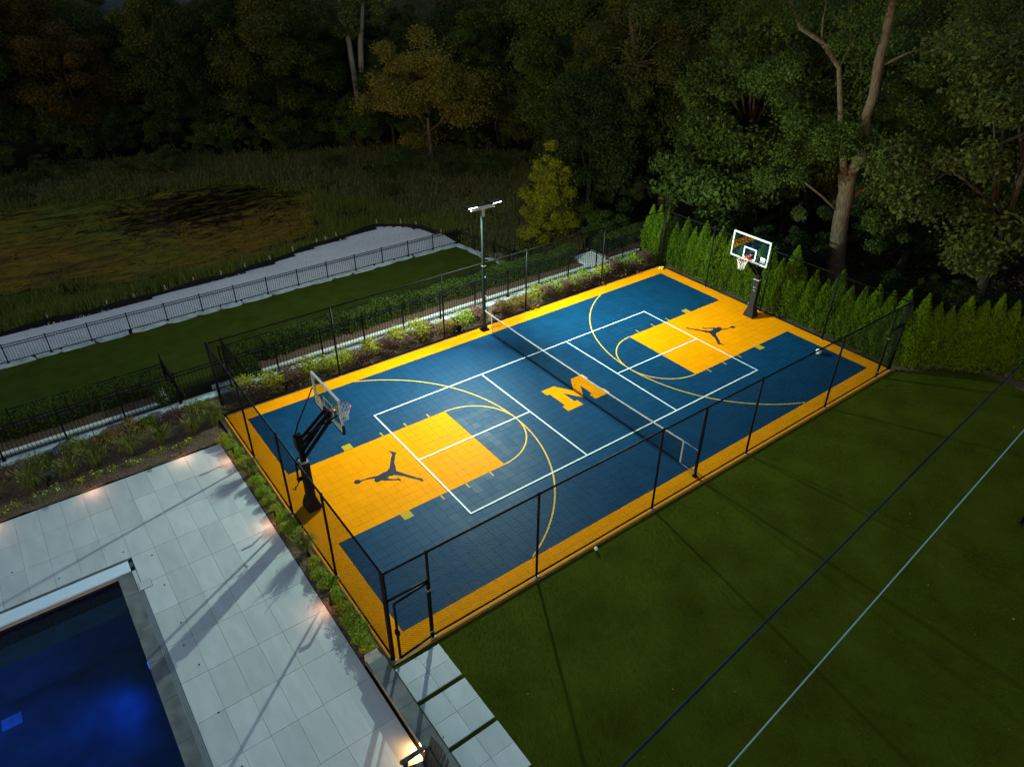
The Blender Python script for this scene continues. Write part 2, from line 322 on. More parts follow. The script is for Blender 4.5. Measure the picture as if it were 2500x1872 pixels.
def leaf_quads(P, size, up=.45, aspect=.55, rng=RNG, nrm=None):
    """diamond leaf quads at points P (n,3)"""
    n = len(P); d = rng.normal(size=(n, 3)); d /= np.linalg.norm(d, axis=1)[:, None]
    nn = rng.normal(size=(n, 3)); nn[:, 2] += up*2
    if nrm is not None: nn += nrm*1.2
    nn /= np.linalg.norm(nn, axis=1)[:, None]
    u = np.cross(d, nn); u /= np.linalg.norm(u, axis=1)[:, None]+1e-9; w = np.cross(nn, u)
    s = (size*rng.uniform(.6, 1.3, n))[:, None]
    V = np.stack([P-u*s*.5, P-w*s*aspect*.5+nn*s*.08, P+u*s*.5, P+w*s*aspect*.5+nn*s*.08], 1).reshape(-1, 3)
    return V, np.arange(4*n).reshape(-1, 4)
def blades_mesh(name, P, h, w, lean, rng=RNG, hvar=.5):
    """thin bent grass blades rooted at P"""
    n = len(P); a = rng.uniform(0, 2*np.pi, n); hh = h*rng.uniform(1-hvar, 1+hvar*.6, n)
    dx, dy = np.cos(a), np.sin(a); ln = lean*hh*rng.uniform(.2, 1.3, n)
    sx, sy = -dy*w/2, dx*w/2
    Z = np.zeros(n)
    b = np.stack([sx, sy, Z], 1); mid = np.stack([dx*ln*.35, dy*ln*.35, hh*.6], 1); tip = np.stack([dx*ln, dy*ln, hh], 1)
    V = np.stack([P-b, P+b, P+mid+b*.7, P+mid-b*.7, P+tip], 1).reshape(-1, 3)
    i = np.arange(n)[:, None]*5
    Q = np.concatenate([i+np.array([[0, 1, 2]]), i+np.array([[0, 2, 3]]), i+np.array([[3, 2, 4]])], 1).reshape(-1, 3)
    return np_mesh(name, V, Q)
def in_poly(x, y, poly):
    x = np.asarray(x); y = np.asarray(y); r = np.zeros(x.shape, bool); j = len(poly)-1
    for i in range(len(poly)):
        xi, yi = poly[i]; xj, yj = poly[j]
        with np.errstate(divide='ignore', invalid='ignore'):
            r ^= ((yi > y) != (yj > y)) & (x < (xj-xi)*(y-yi)/(yj-yi+1e-12)+xi)
        j = i
    return r
def sample_poly(poly, n, rng=RNG):
    a = np.array(poly); lo, hi = a.min(0), a.max(0); out = np.zeros((0, 2))
    while len(out) < n:
        p = rng.uniform(lo, hi, (n*2, 2)); out = np.concatenate([out, p[in_poly(p[:, 0], p[:, 1], poly)]])
    return out[:n]

# ------------------------------------------------------------------ terrain
def sst(a, b, x):
    t = np.clip((np.asarray(x, float)-a)/(b-a), 0, 1); return t*t*(3-2*t)
def hgt(x, y):
    x = np.asarray(x, float); y = np.asarray(y, float)
    low = np.where(y < 8.05, -.2, np.where(y < 12.36, -2.1, -3.62-.16*sst(24, 27, y)-.75*sst(27, 30, y)))
    far = sst(65, 160, np.hypot(x, y))*3.0
    zr = -.2-2.0*sst(12.5, 27, x)
    zr = zr*(1-sst(6, 20, y))+(-3.7-.7*sst(24, 34, y))*sst(6, 20, y)
    t = sst(11.9, 14.5, x)
    return low*(1-t)+zr*t+far
xs = sorted(set([-300, -200, -120, -80, -60, -45]+list(np.arange(-36, 12, 2.0))+[11.9]+list(np.arange(12.5, 46, 1.5))+[50, 56, 64, 74, 86, 100, 130, 170, 230, 320, 450]))
ys = sorted(set([-200, -100, -60, -40, -30]+list(np.arange(-24, 8, 2.0))+[8.04, 8.06]+list(np.arange(9, 12.3, 1))+[12.35, 12.37]+list(np.arange(13, 62, 1.4))+[65, 70, 77, 86, 100, 120, 150, 200, 280, 400, 600]))
X, Y = np.meshgrid(xs, ys); Z = hgt(X, Y)
wob = (np.sin(X*.9+Y*.4)+np.sin(X*.37-Y*.83+2))*.05
Z = Z+np.where((Y > 12.4) & (X < 11), np.where(Y > 27.5, wob, 0), np.where(X > 14, wob*1.6, 0))
nx, ny = len(xs), len(ys)
idx = np.arange(nx*ny).reshape(ny, nx)
# cell cut-out where the pool basin goes down
F = np.stack([idx[:-1, :-1], idx[:-1, 1:], idx[1:, 1:], idx[1:, :-1]], -1).reshape(-1, 4)
cx = X[:-1, :-1].ravel()+.5*(X[:-1, 1:]-X[:-1, :-1]).ravel(); cy = Y[:-1, :-1].ravel()+.5*(Y[1:, :-1]-Y[:-1, :-1]).ravel()
keep = ~((cx > -26) & (cx < -16) & (cy > -16) & (cy < 2))
Zg = Z.copy(); Zg[(X > -27) & (X < -14.5) & (Y > -17) & (Y < 3)] = -2.4
o = link('ground', np_mesh('ground', np.stack([X, Y, Zg], -1).reshape(-1, 3), F, True), forest); tag(o, kind='structure')

# ------------------------------------------------------------------ court
HX, HY = 36*FT, 20*FT
court = MB().box((0, 0, -.13), (2*HX+.3, 2*HY+.3, .2)).build('court_slab', slabm); tag(court, kind='structure')
MB().box((0, 0, -.0265), (2*HX, 2*HY, .005)).build('tile_bed', tilebase, court)
e = MB()
for s in (-1, 1):
    e.box((0, s*(HY+.05), -.018), (2*HX+.2, .09, .03)); e.box((s*(HX+.05), 0, -.018), (.09, 2*HY-.002, .03))
e.build('edge_ramp', curbm, court)
def tile_is_yellow(i, j):   # i: 0..71 along x, j: 0..39 across
    x, y = i-36+.5, j-20+.5
    if abs(x) > 34 or abs(y) > 18: return True
    return abs(x) > 15 and abs(y) < 6
TG = .0012
tm = MB().box((0, 0, -.011), (FT-TG, FT-TG, .022), ch=.0026)
meshes = [tm.mesh('court_tile'), tm.mesh('court_tile')]
meshes[0].materials.append(BLUE); meshes[1].materials.append(YELLOW)
cells = [(i, j) for i in range(72) for j in range(40)]
cells.sort(key=lambda c: (Vector(((c[0]-35.5)*FT, (c[1]-19.5)*FT, 0))-CAM).length)
rest = [MB(), MB()]
for k, (i, j) in enumerate(cells):
    x, y = (i-35.5)*FT, (j-19.5)*FT; yl = tile_is_yellow(i, j)
    if k < 300:
        t = link('court_tile', meshes[yl], None, court); t.location = (x, y, 0)
        t.rotation_euler = (random.gauss(0, .0035), random.gauss(0, .0035), 0)
    else:
        q = Matrix.Rotation(random.gauss(0, .0035), 3, 'X') @ Matrix.Rotation(random.gauss(0, .0035), 3, 'Y')
        rest[yl].box((x, y, -.011), (FT-TG, FT-TG, .022), q, ch=.0026)
for r_, m_i in zip(rest, (BLUE, YELLOW)): tag(r_.build('court_tiles', m_i, court), kind='stuff')
# painted lines
def strip(mb, a, b, w, z):
    a, b = Vector((*a, z)), Vector((*b, z)); d = (b-a).normalized(); n = Vector((-d.y, d.x, 0))*w/2
    mb.add([a-n, b-n, b+n, a+n], [(0, 1, 2, 3)])
def arc(mb, c, r, a0, a1, w, z, n=64):
    V = []
    for k in range(n+1):
        a = a0+(a1-a0)*k/n
        for rr in (r-w/2, r+w/2): V.append((c[0]+rr*math.cos(a), c[1]+rr*math.sin(a), z))
    mb.add(V, [(2*k, 2*k+1, 2*k+3, 2*k+2) if a1 > a0 else (2*k+1, 2*k, 2*k+2, 2*k+3) for k in range(n)])
LW = .052
for s in (-1, 1):
    f = MB(); arc(f, (s*15*FT, 0), 6*FT-.025, (-math.pi/2 if s < 0 else math.pi/2), (math.pi/2 if s < 0 else math.pi*1.5), .05, .0045); f.build('free_throw_arc', lineyel, court)
    a = math.asin(18/19.75)
    f = MB(); arc(f, (s*28.75*FT, 0), 19.75*FT-.025, (-a if s < 0 else math.pi-a), (a if s < 0 else math.pi+a), .05, .009, 96); f.build('three_point_arc', lineyel, court)
    for t in (-1, 1):
        f = MB(); x0 = s*27.1*FT
        f.sheet([(x0-.155, t*6*FT+.004*t), (x0+.155, t*6*FT+.004*t), (x0+.155, t*7*FT), (x0-.155, t*7*FT)], .0045); f.build('lane_block', mark, court)
        for xx in (23.0, 20.0, 17.0):
            f = MB(); f.sheet([(s*xx*FT-.027, t*6*FT+.004*t), (s*xx*FT+.027, t*6*FT+.004*t), (s*xx*FT+.027, t*6.75*FT), (s*xx*FT-.027, t*6.75*FT)], .0045); f.build('lane_tick', mark, court)
    f = MB(); strip(f, (s*22*FT, -10*FT), (s*22*FT, 10*FT), LW, .0135); f.build('baseline', white, court)
    f = MB(); strip(f, (s*7*FT, -10*FT+LW/2), (s*7*FT, 10*FT-LW/2), LW, .0135); f.build('kitchen_line', white, court)
    f = MB(); strip(f, (s*7*FT+s*LW/2, 0), (s*22*FT-s*LW/2, 0), LW, .0135); f.build('centre_line', white, court)
    f = MB(); strip(f, (-22*FT-LW/2, s*(10*FT)), (22*FT+LW/2, s*(10*FT)), LW, .0175); f.build('sideline', white, court)
MP = [(-1.0, .77), (-.43, .77), (0, .11), (.43, .77), (1.0, .77), (1.0, .44), (.88, .44), (.88, -.44), (1.0, -.44), (1.0, -.77), (.3, -.77), (.3, -.44), (.43, -.44), (.43, .22), (0, -.45),
      (-.43, .22), (-.43, -.44), (-.3, -.44), (-.3, -.77), (-1.0, -.77), (-1.0, -.44), (-.87, -.44), (-.87, .44), (-1.0, .44)]
def fillsheet(name, poly, z, m, parent):
    from mathutils.geometry import tessellate_polygon
    tri = tessellate_polygon([[Vector((x, y, 0)) for x, y in poly]])
    f = MB()
    V = [(x, y, z) for x, y in poly]
    T = []
    for a, b, c in tri:
        n = (Vector(V[b])-Vector(V[a])).cross(Vector(V[c])-Vector(V[a])).z
        T.append((a, b, c) if n > 0 else (a, c, b))
    f.add(V, T); return f.build(name, m, parent)
fillsheet('letter_m_emblem', MP, .0045, YELLOW, court)
JP = [(-7.24, 1.01), (-7.17, .91), (-7.07, .78), (-7.14, .73), (-7.21, .64), (-7.27, .54), (-7.38, .39), (-7.44, .2), (-7.54, -.04), (-7.45, -.17), (-7.38, -.33), (-7.3, -.48), (-7.23, -.59), (-7.17, -.71), (-7.08, -.79), (-7.06, -.91), (-7.11, -.97), (-7.14, -.93), (-7.18, -.82), (-7.26, -.71), (-7.36, -.58), (-7.46, -.41), (-7.56, -.29), (-7.67, -.17), (-7.76, -.15), (-7.82, -.12), (-7.93, -.16), (-7.9, -.23), (-7.81, -.31), (-7.72, -.38), (-7.64, -.35), (-7.66, -.4), (-7.62, -.44), (-7.67, -.56), (-7.7, -.46), (-7.82, -.38), (-7.94, -.3), (-8.07, -.22), (-8.14, -.14), (-8.21, -.17), (-8.28, -.16), (-8.32, -.08), (-8.29, 0), (-8.24, .04), (-8.33, .09), (-8.44, .13), (-8.58, .17), (-8.67, .16), (-8.74, .12), (-8.83, .14), (-8.87, .22), (-8.85, .28), (-8.78, .33), (-8.7, .3), (-8.66, .23), (-8.56, .2), (-8.46, .2), (-8.32, .17), (-8.16, .11), (-8.06, .11), (-7.93, .14), (-7.77, .13), (-7.69, .2), (-7.66, .2), (-7.58, .31), (-7.47, .48), (-7.32, .69), (-7.23, .79), (-7.27, .84), (-7.22, .84), (-7.25, .97)]
fillsheet('leaping_player_emblem', JP, .0045, logo_grey, court)
fillsheet('leaping_player_emblem', [(-x, -y) for x, y in JP], .0045, logo_grey, court)

# ------------------------------------------------------------------ chain link fences
FX, FY, FH = 10.93, 6.05, 2.94
def chain(mb, p0, p1, z0, z1, sp=.0718, r=.0025):
    p0, p1 = Vector((*p0, 0)), Vector((*p1, 0)); L = (p1-p0).length; d = (p1-p0)/L; H = z1-z0; n = Vector((-d.y, d.x, 0))
    for sgn in (1, -1):
        k = -H
        while k < L:
            # line from (k,0) to (k+H,H) or mirrored
            a, b = max(0, k), min(L, k+H)
            if b-a > .02:
                if sgn > 0: q = ((a, a-k), (b, b-k))
                else: q = ((a, H-(a-k)), (b, H-(b-k)))
                A, B = p0+d*q[0][0]+Vector((0, 0, z0+q[0][1])), p0+d*q[1][0]+Vector((0, 0, z0+q[1][1]))
                u = n*r; w = (B-A).normalized().cross(n)*r
                V = [A+u, A-u*.5+w*.87, A-u*.5-w*.87, B+u, B-u*.5+w*.87, B-u*.5-w*.87]
                mb.add(V, [(0, 1, 4, 3), (1, 2, 5, 4), (2, 0, 3, 5)])
            k += sp
def rail(name, a, b, r, parent): return MB().tube([a, b], r, 8).build(name, black, parent, True)
def post(x, y, r, h, parent, foot=True):
    f = MB().tube([(x, y, 0), (x, y, h)], r, 10); f.sphere((x, y, h), r*1.25, 8, 5, .7)
    p = f.build('post', black, parent, True)
    if foot: MB().box((x, y, .006), (.13, .13, .012), ch=.003).build('base_plate', steel, p)
    return p
def court_fence(label, pts, axis, const, skip=None):
    t = empty('chain_link_fence', ((0, const, 0) if axis == 'x' else (const, 0, 0)), 0, label, 'fence', 'chain link fences round the court')
    inv = Vector(t.location)
    P = lambda a, z: ((a, 0, z) if axis == 'x' else (0, a, z))
    for k, a in enumerate(pts): post(P(a, 0)[0], P(a, 0)[1], .034 if 0 < k < len(pts)-1 else .045, FH, t)
    rail('top_rail', P(pts[0], FH-.03), P(pts[-1], FH-.03), .027, t)
    for a, b in zip(pts[:-1], pts[1:]):
        g = skip and abs(a-skip[0]) < .01 or skip and len(skip) > 2 and abs(a-skip[2]) < .01
        z0 = 2.05 if g else .05
        if g: rail('transom', P(a, 2.03), P(b, 2.03), .030, t)
        else: rail('bottom_rail', P(a, .06), P(b, .06), .026, t)
        f = MB(); chain(f, P(a+.03, 0)[:2], P(b-.03, 0)[:2], z0, FH-.03)
        tag(f.build('wire_mesh', blackw, t), kind='stuff')
    return t
near = court_fence('black chain link fence with two gates between the court and the big lawn', [-FX, -9.84, -6.63, -2.25, 2.15, 6.6, 9.98, FX], 'x', -FY, (-FX, 0, 9.98))
court_fence('black chain link fence along the planting bed, in front of the lamp pole side', [-FX, -6.55, -1.83, 2.42, 6.95, FX], 'x', FY+.12)
court_fence('black chain link fence between the pool deck bed and the near hoop', [-FY+.06, -2.92, .08, 3.24, FY+.05], 'y', -FX+.0)
court_fence('black chain link fence in front of the arborvitae row behind the far hoop', [-FY+.06, -3.1, .02, 3.15, FY+.05], 'y', FX)
def gate(hx, w, ang, side, label):
    g = bpy.data.objects.new('gate', None); COL.objects.link(g); g.parent = near; g.location = (hx, 0, 0); g.rotation_euler = (0, 0, ang); g['label'] = label
    f = MB(); x1 = -side*.04; x2 = -side*(w-.04)
    for x in (x1, x2): f.tube([(x, 0, .07), (x, 0, 1.96)], .032, 8)
    for z in (.07, 1.96): f.tube([(x1, 0, z), (x2, 0, z)], .030, 8)
    f.build('gate_frame', black, g, True)
    f = MB(); chain(f, (min(x1, x2), 0), (max(x1, x2), 0), .08, 1.95); tag(f.build('gate_mesh', blackw, g), kind='stuff')
    f = MB()
    for z in (.25, 1.7): f.box((x1*.5, 0, z), (.1, .07, .05))
    f.build('hinge', steel, g)
    MB().box((x2, 0, 1.0), (.07, .12, .16), ch=.01).build('latch', black, g)
gate(-9.84, 1.0, R(6), 1, 'gate leaf standing slightly open by the stepping pads')
gate(9.98, .92, 0, -1, 'closed gate leaf beside the arborvitae corner')

# ------------------------------------------------------------------ basketball hoops
def hoop(loc, rz, label):
    h = empty('basketball_hoop', loc, rz, label, 'basketball hoop', 'basketball hoops')
    f = MB(); f.box((0, 0, .01), (.34, .42, .02))
    V = []
    for z, a, b in ((.02, .21, .24), (.12, .205, .235), (.45, .12, .145)):
        V += [(-a, -b, z), (a, -b, z), (a, b, z), (-a, b, z)]
    f.add(V, [(i*4+k, i*4+(k+1) % 4, (i+1)*4+(k+1) % 4, (i+1)*4+k) for i in range(2) for k in range(4)]+[(8, 9, 10, 11)])
    f.build('flared_base', foam, h)
    f = MB()
    for k in range(9): f.box((.01, 0, .505+k*.14), (.22, .27, .136), ch=.008)
    f.build('pole_pad', foam, h)
    f = MB(); f.box((.114, -.01, 1.38), (.006, .12, .15)); f.box((.114, -.01, 1.275), (.006, .13, .028)); f.box((.114, -.01, 1.235), (.006, .13, .028)); f.build('pad_label', white, h)
    MB().box((0, 0, 1.76), (.23, .28, .03)).build('clamp_band', steel, h)
    f = MB(); f.box((0, 0, 2.2), (.14, .16, 1.0)); f.box((-.03, 0, 2.45), (.2, .24, .42), ch=.015); f.build('steel_post', black, h)
    for s in (-1, 1):
        MB().beam((.05, s*.1, 2.42), (.92, s*.1, 3.1), .045, .09).build('upper_arm', black, h)
        MB().beam((.02, s*.12, 1.95), (.92, s*.12, 2.86), .05, .1).build('lower_arm', black, h)
        MB().tube([(-.05, s*.13, 2.62), (.05, s*.22, 2.72), (.14, s*.3, 2.82), (.9, s*.84, 3.45)], .022, 8).build('strut', black, h, True)
    f = MB(); f.box((.9, 0, 2.98), (.06, .34, .42)); f.build('mount_plate', black, h)
    f = MB(); f.tube([(-.1, .02, 1.9), (-.2, .04, 1.85), (-.24, .05, 1.05)], .03, 8); f.box((-.17, .03, 1.15), (.2, .1, .08)); f.tube([(-.24, .05, 1.05), (-.3, .05, .92), (-.36, .05, .92)], .016, 6); f.tube([(-.36, .05, .92), (-.36, .05, .8), (-.42, .16, .8)], .014, 6)
    f.build('crank', black, h, True)
    bx = .97; b = MB().box((bx, 0, 3.4), (.012, 1.72, .98)).build('glass_pane', glass, h)
    f = MB()
    for z in (2.885, 3.915): f.box((bx, 0, z), (.055, 1.83, .05))
    for y in (-.89, .89): f.box((bx, y, 3.4), (.055, .05, .98))
    f.build('backboard_frame', alu, h)
    f = MB(); xx = bx+.029
    for z in (2.905, 3.895): f.box((xx, 0, z), (.004, 1.80, .05))
    for y in (-.875, .875): f.box((xx, y, 3.4), (.004, .05, .94))
    f.build('white_border', mat('border_enamel', (.40, .44, .43), .5, spec=.1) if 'border_enamel' not in MATS else MATS['border_enamel'], h)
    f = MB(); xx = bx+.009
    for z in (2.975, 3.40): f.box((xx, 0, z), (.005, .62, .05))
    for y in (-.285, .285): f.box((xx, y, 3.1875), (.005, .05, .375))
    f.build('target_square', white, h)
    f = MB(); f.box((bx, 0, 2.84), (.075, 1.86, .045))
    for y in (-.93, .93): f.box((bx, y, 2.965), (.075, .035, .29))
    f.build('edge_padding', foam, h)
    f = MB(); f.box((xx, .66, 3.14), (.004, .22, .15)); lb = f.build('logo_panel', white, h)
    f = MB()
    for k in range(3):
        f.box((xx+.0035, .66, 3.19-.045*k), (.003, .15, .009))
    f.box((xx+.0035, .735, 3.168), (.003, .009, .035)); f.box((xx+.0035, .585, 3.123), (.003, .009, .035)); f.build('logo_loops', foam, lb)
    cu = bpy.data.curves.new('lettering', 'FONT'); cu.body = 'SPORT'; cu.size = .075; cu.align_x = 'CENTER'; cu.extrude = .001; cu.space_character = 1.1
    tmp = bpy.data.objects.new('tmp_text', cu); COL.objects.link(tmp)
    dg = bpy.context.evaluated_depsgraph_get(); me = bpy.data.meshes.new_from_object(tmp.evaluated_get(dg)); bpy.data.objects.remove(tmp)
    me.materials.clear(); lt = link('lettering', me, white, h)
    lt.matrix_local = Matrix.Translation((xx+.002, .66, 2.985)) @ Matrix(((0, 0, 1, 0), (1, 0, 0, 0), (0, 1, 0, 0), (0, 0, 0, 1)))
    rc = Vector((bx+.41, 0, 3.05)); f = MB()
    ring = [rc+Vector((.23*math.cos(a), .23*math.sin(a), 0)) for a in np.linspace(0, 2*math.pi, 29)]
    f.tube(ring, .011, 6, False); f.box((bx+.1, 0, 3.03), (.16, .16, .06)); f.box((bx+.03, 0, 3.02), (.03, .2, .16), ch=.01)
    rm = f.build('rim', rimred, h, True)
    f = MB(); N = 12; lev = [(.225, 3.04), (.19, 2.94), (.16, 2.84), (.135, 2.74), (.125, 2.62)]
    for k in range(N):
        for s in (1, -1):
            f.tube([rc+Vector((r*math.cos(2*math.pi*(k+s*.5*i)/N), r*math.sin(2*math.pi*(k+s*.5*i)/N), z-3.05)) for i, (r, z) in enumerate(lev)], .005, 4, False)
    f.build('net', netw, h)
    return h
hoop((-10.34, 0, 0), 0, 'near basketball hoop seen from behind, arms reaching over the left key')
hoop((10.22, 0, 0), math.pi, 'far basketball hoop facing us before the arborvitae row')

# ------------------------------------------------------------------ lamp pole
LED = mat('led_emitter', (1, 1, 1), .5, emit=((.88, 1, .92), 9))
lamp = empty('light_pole', (0, 5.9, 0), 0, 'tall square floodlight pole holding one end of the net', 'light pole')
f = MB(); f.box((0, 0, 2.66), (.105, .105, 5.28)); f.build('pole', mat('dark_green_steel', (.022, .034, .030), .45, 0, spec=.2), lamp)
f = MB(); f.box((0, 0, .012), (.34, .34, .024)); 
for a in (-1, 1):
    for b in (-1, 1): f.tube([(a*.12, b*.12, .02), (a*.12, b*.12, .09)], .022, 8)
    f.box((a*.1, 0, .09), (.1, .02, .14)); f.box((0, a*.1, .09), (.02, .1, .14))
f.build('base_plate', black, lamp)
MB().beam((-.5, 0, 5.34), (.56, 0, 5.34), .09, .1).build('crossbar', steel, lamp)
f = MB(); f.box((0, -.06, 5.15), (.14, .012, .3)); f.build('bracket', steel, lamp)
f = MB()
for z in (5.05, 5.22): f.tube([(0, -.07, z), (0, -.09, z)], .02, 8)
f.build('bolt', steel, lamp)
for z, d in ((.93, .06), (1.6, .05), (2.45, .05)): MB().box((.03, -.07, z), (.06, d, .04)).build('net_hook', steel, lamp)
MB().box((0, 0, 2.93), (.135, .135, .03)).build('rail_clamp', steel, lamp)
for s in (-1, 1):
    fx = MB(); rot = Matrix.Rotation(R(-7), 3, 'X')
    fx.box((s*.56, -.05, 5.50), (.46, .30, .045), rot, ch=.01); fx.tube([(s*.44, 0, 5.38), (s*.46, 0, 5.49)], .03, 8)
    fo = fx.build('floodlight', black, lamp)
    em = MB()
    for i in range(7):
        em.box(Vector((s*.56, -.05, 5.50))+rot @ Vector(((i-3)*.058, -.145, -.02)), (.024, .022, .016), rot)
    em.build('led_array', LED, fo)
    l = bpy.data.lights.new('floodlight_beam', 'AREA'); l.energy = LAMP_W; l.color = (.76, 1.0, .84); l.shape = 'RECTANGLE'; l.size = .16; l.size_y = .03; l.spread = R(142)
    lo = bpy.data.objects.new('floodlight_beam', l); COL.objects.link(lo)
    ax = Vector((-.66, -.74, -.17) if s < 0 else (.82, -.54, -.17)).normalized()
    lo.location = (s*.58, 5.80, 5.40)
    lo.rotation_euler = ax.to_track_quat('-Z', 'Y').to_euler()
    l2 = bpy.data.lights.new('floodlight_spill', 'AREA'); l2.energy = LAMP_W*.42; l2.color = (.84, 1.0, .90); l2.shape = 'RECTANGLE'; l2.size = .34; l2.size_y = .1
    lo2 = bpy.data.objects.new('floodlight_spill', l2); COL.objects.link(lo2); lo2.location = (s*.58, 5.92, 5.40)
    lo2.rotation_euler = Vector((s*.42, .66, -.62)).to_track_quat('-Z', 'Y').to_euler()

# ------------------------------------------------------------------ net and its near post
net = empty('pickleball_net', (0, 0, 0), 0, 'white taped black net stretched across the middle of the court', 'net')
y0, y1 = -5.12, 5.35
def top(y): t = (y-y0)/(y1-y0); return .93-.07*(1-(2*t-1)**2)
f = MB(); n = 26
for k in range(n):
    a, b = y0+(y1-y0)*k/n, y0+(y1-y0)*(k+1)/n
    f.beam((0, a, top(a)-.025), (0, b, top(b)-.025), .012, .05)
f.build('top_tape', white, net)
f = MB(); yy = y0
while yy < y1: f.box((0, yy, top(yy)*.5), (.004, .004, top(yy)-.04)); yy += .04
for k in range(1, 23):
    z = .02+.9*k/23*.97; m2 = 8
    for i in range(m2):
        a, b = y0+(y1-y0)*i/m2, y0+(y1-y0)*(i+1)/m2
        f.beam((0, a, z*top(a)/.93), (0, b, z*top(b)/.93), .004, .004)
tag(f.build('netting', blackw, net), kind='stuff')
f = MB(); f.beam((0, y0, .03), (0, y1, .03), .012, .03); f.build('bottom_tape', black, net)
for y in (y0, y1): MB().box((0, y, .47), (.02, .05, .84)).build('side_tape', white, net)
f = MB(); f.tube([(0, y0, .92), (-.03, -5.75, .93)], .006, 5); f.tube([(0, y1, .91), (0, 5.83, .93)], .008, 5); f.tube([(0, y0-.02, .05), (-.05, -5.78, .05)], .005, 4); f.tube([(0, y1, .05), (.0, 5.2, .01), (.06, 5.1, .012)], .006, 4)
f.build('cord', netw, net)
np_ = empty('net_post', (-.09, -5.82, 0), 0, 'round black net post standing on the yellow border, lawn side', 'net post')
f = MB().tube([(0, 0, 0), (0, 0, 2.58)], .05, 12); f.sphere((0, 0, 2.58), .052, 10, 5, .4); f.build('tube', black, np_, True)
MB().tube([(0, 0, .001), (0, 0, .03)], .09, 14).build('ground_sleeve', foam, np_)
MB().box((-.06, .02, .15), (.04, .05, .09)).build('winch', steel, np_)

# ------------------------------------------------------------------ balls
f = MB().sphere((0, 0, 0), .12, 20, 14); me = f.mesh('sports_ball', True)
ballm = mat('ball_panels', (.62, .64, .64), .5); n = ballm.node_tree
vz = n.nodes.new('ShaderNodeTexVoronoi'); vz.inputs['Scale'].default_value = 9; tc = n.nodes.new('ShaderNodeTexCoord'); n.links.new(tc.outputs['Object'], vz.inputs[0])
cr = n.nodes.new('ShaderNodeValToRGB'); cr.color_ramp.elements[0].color = (.06, .06, .07, 1); cr.color_ramp.elements[1].color = (.62, .64, .64, 1); cr.color_ramp.elements[0].position = .2; cr.color_ramp.elements[1].position = .24
n.links.new(vz.outputs['Distance'], cr.inputs[0]); n.links.new(cr.outputs[0], n.nodes['Principled BSDF'].inputs['Base Color'])
b = link('soccer_ball', me, ballm); b.location = (9.72, -3.72, .118); tag(b, 'white patterned ball lying on the blue tiles near the far corner', 'ball')
for k, (dx, dy, cc) in enumerate(((0, 0, 0), (.11, -.05, 0), (-.12, -.06, 1), (-.02, -.13, 1))):
    bm_ = MB().sphere((0, 0, 0), .06, 10, 8).build('tennis_ball', mat('felt%d' % k, ((.62, .72, .12), (.75, .45, .02))[cc], .9), None, True)
    bm_.location = (10.72+dx, 5.98+dy-.1, .06); tag(bm_, ['pale yellow-green ball in the far court corner, farthest in of four', 'pale yellow-green ball in the far court corner, toward the arborvitae', 'orange-yellow ball in the far court corner, toward the planting bed', 'orange-yellow ball in the far court corner, nearest the blue tiles'][k], 'ball', 'balls in the far corner of the court')
b = MB().sphere((0, 0, 0), .055, 12, 8).build('small_ball', white, None, True); b.location = (-4.72, -6.3, .055); tag(b, 'small white ball lying on the lawn against the court edge', 'ball')
b = MB().sphere((0, 0, 0), .11, 12, 8, 1.25).build('blue_ball', mat('blue_vinyl', (.03, .35, .55), .4), None, True); b.location = (11.15, .72, .03); tag(b, 'bright blue ball wedged behind the far hoop post', 'ball')

# ------------------------------------------------------------------ pool deck
DZ = -.10
def slab_poly(poly, z0, z1, name, m, parent=None): return MB().prism(poly, z0, z1).build(name, m, parent)
deck = MB().prism([(-24, 4.80), (-11.57, 4.80), (-11.57, -12), (-15.12, -12), (-15.12, 1.2), (-24, 1.2)], -.35, DZ-.018).build('pool_deck', joint); tag(deck, kind='structure')
pv = MB().box((0, 0, -.012), (.6035-.006, 1.209-.006, .024), ch=.003).mesh('paver'); pv.materials.append(paver)
pv1 = MB().box((0, 0, -.012), (.575, 1.203, .024), ch=.003).mesh('paver'); pv1.materials.append(paver)
colx = [-11.845]+[-12.43-.6035*k for k in range(20)]
for ci, x in enumerate(colx):
    for rj in range(14):
        y = 4.82-.605-rj*1.21
        if x < -15.1 and y < 1.2: continue
        t = link('paver', pv1 if ci == 0 else pv, None, deck); t.location = (x, y, DZ+random.uniform(-.0012, .0012)); t.rotation_euler = (random.gauss(0, .0008), random.gauss(0, .0008), 0)
for x, y in [(-15.27, 1.51), (-14.67, .91), (-17.85, 2.49), (-16.87, 1.51), (-14.67, -.38), (-14.66, -1.88), (-14.8, -2.6), (-14.66, -3.37), (-14.68, -4.86), (-14.67, -6.36)]:
    MB().tube([(x, y, DZ), (x, y, DZ+.006)], .022, 10).build('deck_anchor', black, deck)
pit = MB().box((-15.075, -.065, DZ+.003), (.31, .32, .006)).build('access_lid_rim', joint, deck)
MB().box((-15.075, -.065, DZ+.0075), (.29, .30, .006)).build('access_lid', paver, deck)
MB().box((-15.205, .2, DZ-.004), (.1, .85, .012)).build('lid_border', paver, deck)
